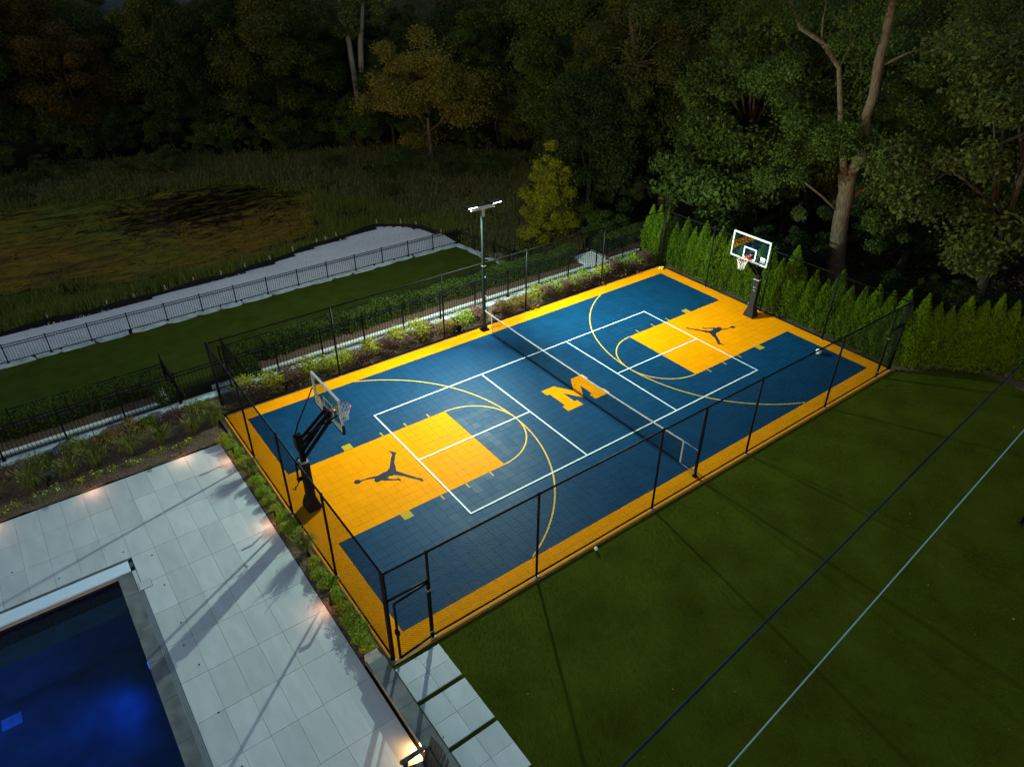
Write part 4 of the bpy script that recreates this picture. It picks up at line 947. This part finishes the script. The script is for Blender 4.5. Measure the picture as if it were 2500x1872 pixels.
hero('tall_tree', (np_mesh('crown', V, Q), f.mesh('trunk', True)), 18.55, 55.6, 1.0, L_PALE, mat('pale_bark', (.16, .145, .12), .95, col2=(.30, .27, .23), scale=5, stretch=(4, 4, .6)), 'tall pale twin-trunked tree rising beyond the pond, crown at the top edge')
# open pale sapling with bare V limbs
rng = np.random.default_rng(41); f = MB(); tw = []
f.tube([(0, 0, -.3), (.12, .1, 2), (.35, .2, 4), (.5, .3, 5.2)], [.16, .13, .1, .07], 7)
for k in range(13):
    a = rng.uniform(0, 6.28); h0 = rng.uniform(2.6, 5.2); r = rng.uniform(1.0, 2.3); h1 = h0+rng.uniform(2, 5.2)
    b0 = Vector((.09*h0, .055*h0, h0)); e1 = Vector((math.cos(a)*r, math.sin(a)*r, h1)); mid = b0.lerp(e1, .5)+Vector((0, 0, .2))
    f.tube([b0, mid, e1], [.06, .045, .02], 5); tw += [(np.array(e1), np.array([.55, .55, .6])), (np.array(b0.lerp(e1, .72)), np.array([.42, .42, .45]))]
V, Q = blob_leaves(tw, 260, .15, rng)
hero('sapling', (np_mesh('crown', V, Q), f.mesh('trunk', True)), 24.5, 16.4, 1.0, L_PALE, bark, 'slender open tree with bare forking limbs and pale leaves', z=-1.7)

# big oak right of the court
oak = empty('oak_tree', (18.4, .7, -1), 0, 'giant grey-barked forked tree towering right of the far hoop', 'tree'); HERO.append((18.4, .7))
O = Vector((18.4, .7, -1)); rel = lambda L_: [Vector(p)-O for p in L_]
f = MB()
f.tube(rel([(18.45, .65, -1.4), (18.38, .72, -.6), (18.15, .89, .22), (17.9, 1.08, 2.35), (17.82, 1.14, 3.92), (17.66, 1.24, 4.7)]), [.66, .5, .42, .37, .37, .42], 14)
f.tube(rel([(17.75, 1.2, 4.2), (17.5, 1.4, 5.0), (16.95, 1.8, 7.0), (16.75, 1.95, 7.9), (16.41, 2.19, 9.3), (15.6, 2.8, 10.33), (14.8, 3.4, 10.84), (14.08, 3.94, 12.2), (13.6, 4.3, 14)]), [.24, .18, .13, .12, .11, .105, .10, .09, .07], 9)
f.tube(rel([(17.7, 1.2, 4.3), (17.85, 1.12, 4.95), (18.08, .94, 5.71), (17.95, 1.05, 6.6), (17.8, 1.15, 7.25), (17.87, 1.1, 8.2), (17.74, 1.19, 9.5), (17.72, 1.21, 10.74), (17.6, 1.26, 12.4), (17.4, 1.3, 15)]), [.30, .28, .24, .22, .215, .21, .20, .19, .17, .13], 10)
f.tube(rel([(17.74, 1.19, 9.3), (18.6, .5, 9.9), (19.6, -.3, 10.3)]), [.07, .05, .03], 6)
f.tube(rel([(16.41, 2.19, 9.3), (16.6, 2.1, 9.9), (16.7, 2.0, 10.6)]), [.05, .035, .02], 5)
f.tube(rel([(15.6, 2.8, 10.33), (15.5, 2.9, 11.2), (15.45, 2.9, 12.2)]), [.05, .035, .02], 5)
f.tube(rel([(17.9, 1.1, 3.4), (18.9, .3, 4.4), (20.2, -.6, 5.2), (21.2, -1.4, 5.6)]), [.14, .11, .07, .03], 6)
f.tube(rel([(17.95, 1.0, 2.6), (17.0, 1.9, 3.6), (15.8, 2.8, 4.6)]), [.09, .06, .03], 6)
f.build('trunk', bark, oak, True)
rng = np.random.default_rng(51); cl = []
for (x, y, z), sp, n in (((16.2, 2.3, 6.6), 1.3, 9), ((15.3, 3.0, 5.2), 1.1, 7), ((19.2, .1, 6.2), 1.0, 6), ((20.9, -1.2, 4.2), 1.5, 11), ((19.4, 0, 2.6), 1.0, 8), ((14.6, 3.7, 9.4), 1.4, 8), ((19.4, 0, 9.2), 1.5, 9), ((21.3, -1.4, 7.6), 1.7, 12), ((16.7, .8, 6.4), .75, 7), ((17.6, 1.3, 12.6), 2.0, 14), ((20.6, -.8, 11.5), 2.2, 14), ((14, 4, 12.6), 2, 12), ((18.7, .4, 4.4), .6, 4), ((22.5, -2.4, 5.4), 1.5, 9)):
    for k in range(n):
        c = np.array([x, y, z])-np.array(O)+rng.normal(0, .5, 3)*sp; r = rng.uniform(.45, .8)
        if c[2] > 7.9 and c[2] < 11.2 and abs(c[0]+.6) < .75 and c[1] < .6: continue
        cl.append((c, np.array([r, r, r*.7])))
V, Q = blob_leaves(cl, 420, .14, rng); link('crown', np_mesh('crown', V, Q), L_MID, oak)

# ------------------------------------------------------------------ wood behind: individual trees
SIGHT = [(lambda p: (p[0], p[2]))(project((h[0], h[1], 1))) for h in HERO if h != (18.4, .7)]
CLEAR = [(-90, 61), (-14, 60.5), (-2, 61.5), (5, 56), (12, 53.5), (17, 51), (22, 46), (26, 40), (26, 33), (22, 26), (17.5, 20), (15.0, 13), (14.6, 6), (15.4, -3), (16.2, -7), (18.5, -13), (22, -20), (22, -60), (-90, -60)]
cand = []
rr = random.Random(5); yy = -26.0
while yy < 104:
    xx = -40.0
    while xx < 110:
        x, y = xx+rr.uniform(-1.9, 1.9), yy+rr.uniform(-1.9, 1.9); xx += 5.4
        if in_poly(np.array([x]), np.array([y]), CLEAR)[0]: continue
        z = float(hgt(x, y)); u, v, dpt = project((x, y, z+5))
        if dpt < 5 or u < -.12 or u > 1.14: continue
        # distance from the wood's edge
        dd = min(math.hypot(x-((1-t)*a[0]+t*b[0]), y-((1-t)*a[1]+t*b[1])) for a, b in zip(CLEAR[:-1], CLEAR[1:]) for t in np.linspace(0, 1, 9))
        if dd > (32 if u > .6 else 21): continue
        if any(math.hypot(x-h[0], y-h[1]) < 3.6 for h in HERO): continue
        cand.append((x, y, z, u, v, dpt, dd))
    yy += 5.0
wood = []
for (x, y, z, u, v, dpt, dd) in cand:
    c = rr.random(); 
    if u < .45: m, cn = (L_DARK, 'dark green') if c < .66 else (L_OLIVE, 'olive') if c < .965 else (L_BROWN, 'bronze')
    else: m, cn = (L_MID, 'mid green') if c < .42 else (L_OLIVE, 'olive') if c < .72 else (L_DARK, 'dark green')
    # keep a thin window open toward the house
    if .124 < u < .142 and y > 58: continue
    if any(abs(u-hu) < .026 and dpt < hd-1 for hu, hd in SIGHT): continue
    where = 'behind the pond' if u < .30 else 'right of the pond' if u < .52 else 'beyond the lamp pole' if u < .66 else 'behind the arborvitae' if u < .86 else 'at the right edge'
    row = 'front' if dd < 6 else 'second' if dd < 12 else 'rear'
    wood.append((u, x, y, z, m, cn, where, row, rr.randrange(5), rr.uniform(.82, 1.2), rr.uniform(0, 6.28), rr.uniform(.95, 1.25)))
cnt = {}
for w in wood: cnt[(w[5], w[6], w[7])] = cnt.get((w[5], w[6], w[7]), 0)+1
seen = {}
for (u, x, y, z, m, cn, where, row, k, s, rz, hz) in sorted(wood, key=lambda w: w[0]):
    key = (cn, where, row); i = seen.get(key, 0); seen[key] = i+1
    lab = f'{cn} woodland tree {where}, {row} row' + (f', {ordw(i)} from the left' if cnt[key] > 1 else '')
    place_tree('woodland_tree', KINDS[k], (x, y, z), rz, s, m, barkd if rr.random() < .9 else bark, lab, 'tree', 'trees of the wood', s*hz)
# understorey along the edge of the wood
bs = []; tall = []
for (a, b) in zip(CLEAR[:-7], CLEAR[1:-6]):
    if a[0] < -30: a = (-24, 60.7)
    L = math.hypot(b[0]-a[0], b[1]-a[1]); n = max(1, int(L/2.3))
    for k in range(n):
        t = (k+rr.random())/n; x, y = a[0]+(b[0]-a[0])*t+rr.uniform(-1.8, 1.0), a[1]+(b[1]-a[1])*t+rr.uniform(-1.8, .6); bs.append((x, y))
for k in range(12): bs.append((rr.uniform(15.6, 19), rr.uniform(7.5, 12)))
bs += [(-7+1.7*k, 63.2+rr.uniform(-.8, .8)) for k in range(9)]+[(-4+2.4*k, 68+rr.uniform(-.8, .8)) for k in range(5)]
bs += [(rr.uniform(-16, 18), rr.uniform(50.5, 58)) for k in range(22)]+[(rr.uniform(9, 22), rr.uniform(30, 47)) for k in range(12)]
bs = [p for p in bs if not in_poly(np.array([p[0]]), np.array([p[1]-.6]), PO)[0]]
bs += [(16.5, -2.5), (17.2, -5.5), (19.5, -8), (18.5, -10.5), (20.5, -3), (16.2, 4.2), (16.6, 2.2), (20.5, -11.5), (22, -6)]
# taller thicket between the trunks
for (a, b) in zip(CLEAR[:-7], CLEAR[1:-6]):
    if a[0] < -30: a = (-24, 60.7)
    L = math.hypot(b[0]-a[0], b[1]-a[1]); n = max(1, int(L/3.0)); nxn, nyn = (b[1]-a[1])/L, -(b[0]-a[0])/L
    for dp in (3.5, 7.5, 12.0):
        for k in range(n):
            t = (k+rr.random())/n; x, y = a[0]+(b[0]-a[0])*t-nxn*(dp+rr.uniform(-1.2, 1.2)), a[1]+(b[1]-a[1])*t-nyn*(dp+rr.uniform(-1.2, 1.2))
            u, v, dpt = project((x, y, 0))
            if not in_poly(np.array([x]), np.array([y]), CLEAR)[0] and -.1 < u < 1.1 and all(math.hypot(x-h[0], y-h[1]) > 1.5 for h in HERO) and not any(abs(u-hu) < .024 and dpt < hd for hu, hd in SIGHT): tall.append((x, y))
bs = [(project((x, y, 0))[0], x, y) for x, y in bs]
seen = {}
for u, x, y in sorted(bs):
    c = rr.random(); m, cn = (L_MID, 'mid green') if c < .5 else (L_OLIVE, 'olive') if c < .8 else (L_DARK, 'dark green')
    where = 'behind the pond' if u < .30 else 'right of the pond' if u < .52 else 'beyond the lamp pole' if u < .70 else 'behind the arborvitae'
    i = seen.get((cn, where), 0); seen[(cn, where)] = i+1
    place_tree('bush', BUSH[rr.randrange(3)], (x, y, float(hgt(x, y))-.1), rr.uniform(0, 6.28), rr.uniform(.4, .62) if x > 13 and y < 22 and .60 < u < .705 else rr.uniform(.7, 1.15) if x > 13 and y < 22 else rr.uniform(1.6, 2.4) if y > 62 and x < 9 else rr.uniform(.35, .85) if in_poly(np.array([x]), np.array([y]), right_bank)[0] and y < 59 else rr.uniform(1.0, 2.0), m, barkd, f'{cn} bush edging the wood {where}, {ordw(i)} from the left', 'bush', 'bushes edging the wood')

seen = {}
for u, x, y in sorted((project((x, y, 0))[0], x, y) for x, y in tall):
    c = rr.random(); m, cn = (L_MID, 'mid green') if c < .42 else (L_OLIVE, 'olive') if c < .62 else (L_DARK, 'dark green')
    where = 'behind the pond' if u < .30 else 'right of the pond' if u < .52 else 'beyond the lamp pole' if u < .70 else 'behind the arborvitae'
    i = seen.get((cn, where), 0); seen[(cn, where)] = i+1
    sk = rr.uniform(1.6, 2.5)
    place_tree('thicket_shrub', BUSH[rr.randrange(3)], (x, y, float(hgt(x, y))-.2), rr.uniform(0, 6.28), sk, m, barkd, f'tall {cn} thicket shrub among the trunks {where}, {ordw(i)} from the left', 'shrub', 'tall shrubs of the thicket', sk*rr.uniform(1.0, 1.5))
# house glimpsed through the wood
hs = empty('house', (5.2, 75.5, -4.2), R(-32), 'white-sided house glimpsed through the dark trees, top left', 'house')
wm = mat('white_siding', (.62, .66, .70), .7); MB().box((0, 0, 4.9), (9, 8, 9.8)).build('wall', wm, hs)
f = MB(); f.add([(-4.9, -4.5, 9.8), (4.9, -4.5, 9.8), (4.9, 4.5, 9.8), (-4.9, 4.5, 9.8), (-4.9, 0, 12.6), (4.9, 0, 12.6)], [(0, 1, 5, 4), (2, 3, 4, 5), (0, 4, 3), (1, 2, 5), (0, 3, 2, 1)]); f.build('roof', mat('slate_roof', (.06, .062, .07), .8), hs)
for k in range(3):
    for z in (3.6, 7.6):
        w = MB().box((-2.6+k*2.6, -4.02, z), (1.1, .1, 1.6)).build('window', white, hs)
        MB().box((-2.6+k*2.6, -4.08, z), (.94, .04, 1.44)).build('pane', mat('lit_pane', (.3, .15, .05), .3, emit=((1, .5, .15), .5)) if (k, z) == (2, 7.6) else mat('dark_pane', (.01, .012, .015), .15), w)
MB().box((3.0, .5, 12.2), (.9, .9, 2.4)).build('chimney', block, hs)

# ------------------------------------------------------------------ arborvitae
def arb_mesh(seed, h=2.72, r=.39, n=6200):
    rng = np.random.default_rng(seed); t = rng.uniform(0, 1, n)**.8; a = rng.uniform(0, 6.28, n)
    prof = r*np.where(t < .25, .86+.56*t, 1.0*(1-((t-.25)/.75)**2.1)+.02)
    lob = 1+.13*np.sin(a*3+t*9+seed)+.10*np.sin(a*5-t*14+seed*2)+.07*np.sin(a*8+t*31+seed)
    rad = prof*lob*np.clip(rng.normal(.9, .13, n), .3, 1.12)
    P = np.stack([rad*np.cos(a), rad*np.sin(a), .06+t*h+rng.normal(0, .03, n)], 1)
    out = np.stack([np.cos(a), np.sin(a), np.full(n, .55)], 1)
    # upright sprays: long axis tilted up, facing sideways
    up_ = np.stack([np.cos(a)*.45, np.sin(a)*.45, np.ones(n)], 1)+rng.normal(0, .25, (n, 3)); up_ /= np.linalg.norm(up_, axis=1)[:, None]
    sd_ = np.cross(up_, out+rng.normal(0, .5, (n, 3))); sd_ /= np.linalg.norm(sd_, axis=1)[:, None]
    s = rng.uniform(.045, .10, n)[:, None]
    V = np.stack([P-up_*s*.5, P+sd_*s*.28, P+up_*s*.7, P-sd_*s*.28], 1).reshape(-1, 3)
    f = MB(); f.tube([(0, 0, -.15), (0, 0, h*.8)], [.04, .012], 6)
    return np_mesh('foliage', V, np.arange(4*n).reshape(-1, 4)), f.mesh('trunk')
ARB = [arb_mesh(s) for s in (61, 62, 63, 64)]
rowA = [(11.42, 7.42), (11.45, 6.93), (11.48, 6.4), (11.52, 5.84)]
rowB = [(11.55, 5.25-.545*k) for k in range(21)]
rowC = [(11.75, -6.25), (12.2, -6.55), (12.62, -6.9), (13.02, -7.25), (13.4, -7.6), (13.76, -7.98), (14.05, -8.4), (14.28, -8.85), (14.46, -9.33), (14.62, -9.82), (14.75, -10.32), (14.85, -10.85), (14.93, -12.6)]
for nm, row in (('arborvitae past the court corner, {} counting from the planting bed', rowA), ('arborvitae behind the end fence, {} counting from the far corner', rowB), ('arborvitae in the row curving round the lawn, {} from the court corner', rowC)):
    for i, (x, y) in enumerate(row):
        t = empty('arborvitae', (x+random.uniform(-.05, .05), y+random.uniform(-.05, .05), -.08), random.uniform(0, 6.28), 'narrow green '+nm.format(ordw(i)), 'arborvitae', 'arborvitae along the end fence and lawn')
        s = random.uniform(.86, 1.1); t.scale = (s*random.uniform(.9, 1.1), s*random.uniform(.9, 1.1), s*random.uniform(.93, 1.08)); k = random.randrange(4)
        for nme, me, mm in (('foliage', ARB[k][0], L_ARB), ('trunk', ARB[k][1], barkd)): link(nme, me, mm, t)

# ------------------------------------------------------------------ hedges on the lower terrace
def hedge_mesh(seed, n=1500):
    rng = np.random.default_rng(seed); P = rng.uniform(-1, 1, (n, 3)); ax = rng.integers(0, 3, n); P[np.arange(n), ax] = np.sign(P[np.arange(n), ax])*rng.uniform(.75, 1.05, n)
    P *= np.array([.41, .33, .42]); P[:, 2] += .45
    P += rng.normal(0, .03, P.shape); V, Q = leaf_quads(P, .085, .4, .6, rng); return np_mesh('foliage', V, Q)
HG = [hedge_mesh(s) for s in (71, 72, 73)]
def hedge(x0, x1, lab, grp):
    n = int((x1-x0)/.74)
    for i in range(n):
        o = link('hedge_shrub', HG[random.randrange(3)], L_HEDGE); o.location = (x0+(i+.5)*(x1-x0)/n, 11.46+random.uniform(-.05, .05), -1.28); o.rotation_euler = (0, 0, random.choice((0, math.pi))+random.gauss(0, .08)); o.scale = (1, random.uniform(.9, 1.1), random.uniform(.9, 1.15))
        tag(o, lab.format(ordw(i)), 'hedge', grp)
hedge(-22.5, -12.0, 'dark clipped shrub in the left hedge behind the grasses, {} from the left', 'shrubs of the left hedge')
hedge(-9.2, 9.9, 'dark clipped shrub in the middle hedge behind the court, {} from the left', 'shrubs of the middle hedge')
hedge(11.6, 16.4, 'dark clipped shrub beyond the stair opening, {} from the left', 'shrubs of the far hedge')
for i in range(2):
    for xx, lb in ((-12.0, 'left'), (-8.95, 'middle')):
        o = link('hedge_shrub', HG[i], L_HEDGE); o.location = (xx, 10.4-i*.75, -1.3); tag(o, f'dark clipped shrub turning the corner of the {lb} hedge, {("nearer", "farther")[1-i]} one from the lawn', 'hedge', f'corner shrubs of the {lb} hedge')

# ------------------------------------------------------------------ bed shrubs
def shrub_mesh(seed, r=.36, h=.42, n=900, leaf=.055, nc=11):
    rng = np.random.default_rng(seed); cl = []
    for k in range(nc):
        d = rng.normal(size=3); d /= np.linalg.norm(d); cl.append((np.array([d[0]*r*.6, d[1]*r*.6, h*.5+abs(d[2])*h*.35]), np.array([r*.62, r*.62, h*.45])))
    V, Q = blob_leaves(cl, n//nc, leaf, rng, .6)
    return np_mesh('shrub', V, Q)
SH = [shrub_mesh(81), shrub_mesh(82, .34, .48), shrub_mesh(83, .40, .38), shrub_mesh(84, .3, .42)]
SHL = [shrub_mesh(85, .24, .30, 1300, .045, 8), shrub_mesh(86, .22, .34, 1300, .045, 8)]
def shrub(x, y, meshes, m, label, grp, s=1, z=-.08, name='shrub'):
    me = meshes[random.randrange(len(meshes))]
    if not me.materials: me.materials.append(m)
    o = bpy.data.objects.new(name, me); COL.objects.link(o); o.location = (x, y, z); o.rotation_euler = (0, 0, random.uniform(0, 6.28)); o.scale = (s, s, s*random.uniform(.62, .82))
    o.material_slots[0].link = 'OBJECT'; o.material_slots[0].material = m
    return tag(o, label, 'shrub', grp)
cb = [(-9.7, 7.35, 'g'), (-9.6, 6.85, 'p'), (-8.95, 6.95, 'g'), (-8.15, 6.85, 'p'), (-7.45, 7.05, 'g'), (-6.7, 6.95, 'g'), (-5.95, 7.1, 'g'), (-5.35, 6.75, 'p'), (-4.7, 7.1, 'g'), (-4.2, 6.8, 'p'), (-3.35, 6.85, 'p'), (-3.45, 7.3, 'g'), (-2.55, 7.1, 'g'), (-2.15, 6.95, 'p'), (-1.45, 6.85, 'b'), (-.4, 6.85, 'l'), (.42, 6.95, 'p'), (1.55, 6.75, 'b'), (2.7, 6.8, 'b'), (3.75, 6.95, 'g'), (4.05, 6.75, 'p'), (4.7, 7.05, 'l'), (5.2, 6.75, 'p'), (5.8, 7.1, 'l'), (6.1, 6.8, 'p'), (6.65, 7.1, 'l'), (7.0, 6.75, 'p'), (7.75, 6.95, 'g'), (8.4, 6.75, 'p'), (8.95, 7.05, 'l'), (9.5, 6.7, 'p'), (10.1, 7.1, 'l'), (10.55, 6.85, 'p')]
KD = {'g': (L_GOLD, 'yellow-green'), 'p': (L_PURPLE, 'purplish'), 'b': (leafmat('leaf_bronze_gold', (.09, .05, .012), (.22, .15, .03)), 'bronze-gold'), 'l': (L_LIME, 'lime green')}
cn_ = {}; L_JUNI = leafmat('leaf_juniper', (.045, .06, .006), (.15, .16, .015))
for x, y, k in cb:
    i = cn_.get(k, 0); cn_[k] = i+1
    shrub(x, y, SH, KD[k][0], f'{KD[k][1]} shrub in the court bed, {ordw(i)} of its colour from the near end', 'shrubs in the bed along the court', random.uniform(1.5, 1.85))
for i, (x, y, k, s) in enumerate([(-16.7, 7.0, 'g', 1.25), (-15.45, 7.0, 'l', 1.35), (-14.4, 7.0, 'b', 1.15), (-13.2, 7.2, 'g', 1.1), (-17.5, 6.9, 'p', 1.2), (-13.7, 7.2, 'b', 1.1), (-12.5, 7.1, 'p', 1.15), (-11.6, 7.0, 'g', 1.2), (-15.1, 6.7, 'p', .9), (-11.2, 6.6, 'g', .9), (-18.6, 6.9, 'g', 1.2)]):
    shrub(x, y, SH, KD[k][0] if k not in 'gl' else L_JUNI, f'{KD[k][1] if k not in "gl" else "dull green"} shrub behind the ornamental grasses, {ordw(i)} planted', 'shrubs behind the ornamental grasses', s*1.2, -.12)
sb = [(-11.38, 4.78), (-11.34, 4.35), (-11.32, 4.05), (-11.28, 3.72), (-11.3, 3.3), (-11.28, 2.0), (-11.26, 1.5), (-11.28, 1.05), (-11.27, .55), (-11.24, .1), (-11.22, -.35), (-11.2, -.7), (-11.22, -2.1), (-11.24, -2.55), (-11.22, -3.0), (-11.2, -3.5), (-11.25, -3.95), (-11.22, -4.4), (-11.22, -4.8), (-11.27, -5.15), (-11.3, -5.45)]
for i, (x, y) in enumerate(sb): shrub(x, y, SHL, L_LIME if i % 4 else L_GOLD, f'small bright green plant between deck and court, {ordw(i)} from the far end', 'small plants between deck and court', random.uniform(.85, 1.15), -.11, 'small_plant')

def grass_plant(x, y, label, grp, s=1, plumes=22, z=-.1):
    t = empty('ornamental_grass', (x, y, z), random.uniform(0, 6.28), label, 'ornamental grass', grp); rng = np.random.default_rng(int(abs(x*100)))
    n = 640; a = rng.uniform(0, 6.28, n); r0 = rng.uniform(0, .07, n); L = rng.uniform(.4, .78, n)*s; out = rng.uniform(.1, .8, n)
    V = []; Q = []
    for i in range(n):
        d = np.array([math.cos(a[i]), math.sin(a[i]), 0]); w = np.array([-d[1], d[0], 0])*.0075; b = d*r0[i]; e = out[i]*L[i]
        pts = [b, b+d*e*.3+np.array([0, 0, L[i]*.55]), b+d*e*.7+np.array([0, 0, L[i]*.85]), b+d*e*1.05+np.array([0, 0, L[i]*(.9-.35*out[i])])]
        k0 = len(V)
        for j, p in enumerate(pts): ww = w*(1-.28*j); V += [p-ww, p+ww]
        Q += [(k0+2*j, k0+2*j+1, k0+2*j+3, k0+2*j+2) for j in range(3)]
    link('blades', np_mesh('blades', np.array(V), np.array(Q)), L_GRASS, t)
    f = MB()
    for i in range(plumes):
        aa = rng.uniform(0, 6.28); o_ = rng.uniform(.25, .75); h_ = rng.uniform(.6, .85)*s; b = Vector((math.cos(aa)*o_*.6*s, math.sin(aa)*o_*.6*s, h_*.86)); e = b+Vector((math.cos(aa)*.06, math.sin(aa)*.06, .13))
        f.tube([b, b.lerp(e, .45), e], [.003, .011, .002], 5); f.tube([Vector((0, 0, .1)), b*.55+Vector((0, 0, .12)), b], .0025, 3, False)
    f.build('seed_heads', plume, t)
for i, (x, y) in enumerate([(-16.87, 5.95), (-15.9, 5.9), (-15.06, 5.95), (-14.03, 5.95), (-13.09, 5.95), (-12.04, 5.95), (-11.35, 5.95), (-17.9, 6.0)]):
    grass_plant(x, y, f'arching fountain grass with buff plumes, {ordw(7-i) if i < 7 else "eighth"} in the deck bed from the court', 'fountain grasses along the deck bed', random.uniform(.95, 1.12))
grass_plant(-11.3, 2.62, 'fountain grass between deck and court by the first path light', 'fountain grasses between deck and court', .8, 6)
grass_plant(-11.2, -1.45, 'fountain grass between deck and court at the middle of the strip', 'fountain grasses between deck and court', .85, 10)
# flowers
def flower(x, y, pm, label):
    t = empty('flower_plant', (x, y, -.1), random.uniform(0, 6.28), label, 'flowers', 'bedding flowers along the deck'); rng = np.random.default_rng(int(abs(x*77)))
    P = rng.normal(0, 1, (90, 3))*np.array([.09, .09, .03])+np.array([0, 0, .08]); V, Q = leaf_quads(P, .05, .8, .5, rng); link('leaves', np_mesh('leaves', V, Q), L_LIME, t)
    P = rng.normal(0, 1, (5, 3))*np.array([.08, .08, .015])+np.array([0, 0, .16]); V, Q = leaf_quads(P, .04, 3, 1, rng); link('blossoms', np_mesh('blossoms', V, Q), pm, t)
fl = [(-17.67, 5.22, 1), (-17.4, 5.3, 1), (-16.84, 5.39, 0), (-16.61, 5.4, 0), (-16.35, 5.5, 0), (-16.28, 5.3, 0), (-15.73, 5.43, 1), (-15.57, 5.4, 1), (-15.26, 5.42, 1), (-15.09, 5.42, 0), (-14.71, 5.45, 1), (-14.25, 5.45, 0), (-14.12, 5.4, 0), (-14.0, 5.36, 0), (-13.48, 5.46, 1), (-13.2, 5.5, 1), (-12.75, 5.35, 1), (-12.48, 5.4, 1), (-12.3, 5.45, 1)]
for i, (x, y, k) in enumerate(fl): flower(x, y, (petal, petaly)[k], f'{("white", "yellow")[k]} bedding flower along the deck edge, {ordw(i)} from the left')
# boulders among the grasses
for i, (x, y, s) in enumerate([(-17.0, 7.2, .34), (-15.75, 7.45, .4), (-14.2, 7.5, .38), (-12.9, 7.5, .34), (-16.4, 6.3, .22)]):
    f = MB().sphere((0, 0, 0), s, 9, 6, .6); f.v = [Vector(v)*random.uniform(.82, 1.12) for v in f.v]
    o = f.build('boulder', mat('boulder%d' % i, (.10, .10, .11), .9, var=.3, bump=.6, scale=5)); o.location = (x, y, -.06); tag(o, f'grey boulder among the deck bed shrubs, {ordw(i) if i < 4 else "smallest"} from the left' if i < 4 else 'smallest grey boulder, beside a fountain grass', 'boulder', 'boulders in the deck bed')

# ------------------------------------------------------------------ path lights, garden speakers
def path_light(x, y, rz, label):
    t = empty('path_light', (x, y, -.11), rz, label, 'path light', 'path lights along the deck')
    bz = mat('bronze', (.045, .032, .022), .5, .4) if 'bronze' not in MATS else MATS['bronze']
    MB().box((0, 0, .22), (.05, .05, .48)).build('stem', bz, t); MB().box((-.10, 0, .445), (.25, .06, .035), ch=.006).build('hood', bz, t)
    MB().box((-.16, 0, .4255), (.09, .04, .004)).build('lens', mat('warm_path_lens', (1, .8, .6), .4, emit=((1, .62, .35), 3)) if 'warm_path_lens' not in MATS else MATS['warm_path_lens'], t)
    l = bpy.data.lights.new('path_glow', 'SPOT'); l.energy = 3.6; l.color = (1, .52, .30); l.spot_size = R(140); l.spot_blend = 1; l.shadow_soft_size = .03
    lo = bpy.data.objects.new('path_glow', l); COL.objects.link(lo); lo.parent = t; lo.location = (-.16, 0, .40); lo.rotation_euler = (0, R(28), 0)
for i, y in enumerate((3.73, .12, -3.61)): path_light(-11.42, y, 0, ['bronze path light nearest the deck corner, beside the court fence', 'bronze path light beside the near hoop post', 'bronze path light nearest the stepping pads'][i])
for i, x in enumerate((-12.77, -15.47, -18.2)): path_light(x, 4.98, R(90), ['bronze path light in the mulch nearest the deck corner', 'bronze path light in the mulch left of the white flowers', 'bronze path light in the mulch at the left picture edge'][i])
def dome(x, y, r, label):
    t = empty('garden_speaker', (x, y, -.08), 0, label, 'garden speaker', 'black garden speakers in the bed')
    MB().tube([(0, 0, -.05), (0, 0, r*.9)], [r*.75, r*.8], 16).build('canister', foam, t); MB().sphere((0, 0, r*1.15), r, 18, 10, .62).build('dome_cap', black, t, True)
dome(-.98, 6.5, .2, 'black domed garden speaker left of the lamp pole, lower of two'); dome(-.62, 7.15, .18, 'black domed garden speaker left of the lamp pole, upper of two')
def satellite(x, y, label, rz=0):
    t = empty('spot_speaker', (x, y, -.08), rz, label, 'garden speaker', 'small black bed speakers on stakes')
    MB().tube([(0, 0, -.05), (0, 0, .22)], .03, 8).build('stake', black, t); MB().tube([(-.08, .06, .3), (.0, 0, .3), (.09, -.07, .3)], [.05, .085, .1], 12).build('housing', foam, t, True)
satellite(-8.55, 6.5, 'small black garden speaker on a stake near the near court corner'); satellite(-3.66, 6.9, 'small black garden speaker on a stake between the purple shrubs'); satellite(1.02, 6.62, 'small black garden speaker on a stake right of the lamp pole'); satellite(7.7, 6.65, 'small black garden speaker on a stake near the far corner'); satellite(-16.5, 5.8, 'small black garden speaker on a stake among the fountain grasses')

# ------------------------------------------------------------------ straps over the lawn
bluem = mat('navy_webbing', (.006, .015, .05), .8); ropem = mat('pale_rope', (.22, .31, .36), .8)
def cable(name, a, b, r, m, label, cat, sag):
    t = empty(name, (0, -11.5, 0), 0, label, cat); off = Vector((0, -11.5, 0)); pts = []
    for k in range(25):
        s = k/24; p = Vector(a).lerp(Vector(b), s); p.z -= sag*(1-(2*s-1)**2); pts.append(p-off)
    MB().tube(pts, r, 6).build('line', m, t, True)
    for p in (a, b):
        f = MB().tube([Vector((p[0], p[1], -.05))-off, Vector((p[0], p[1], p[2]+.15))-off], .06, 10); f.build('anchor_post', black, t, True)
def on(u0, v0, z): return (u0, v0, z)
cable('strap_line', (17.5, -9.36, 2.0), (-14.0, -12.20, 2.0), .028, bluem, 'navy blue strap stretched high over the lawn, nearer the court', 'strap', .06)
cable('rope_line', (17.5, -10.78, 2.0), (-14.0, -13.45, 2.0), .016, ropem, 'pale thin rope stretched high over the lawn, farther from the court', 'rope', .05)
t = empty('lawn_post', (5.93, -12.9, 0), 0, 'dark post standing on the lawn at the right picture edge', 'post')
MB().tube([(0, 0, -.05), (0, 0, 2.3)], .045, 10).build('shaft', black, t, True); MB().tube([(0, 0, -.02), (0, 0, .03)], .08, 12).build('foot', foam, t)
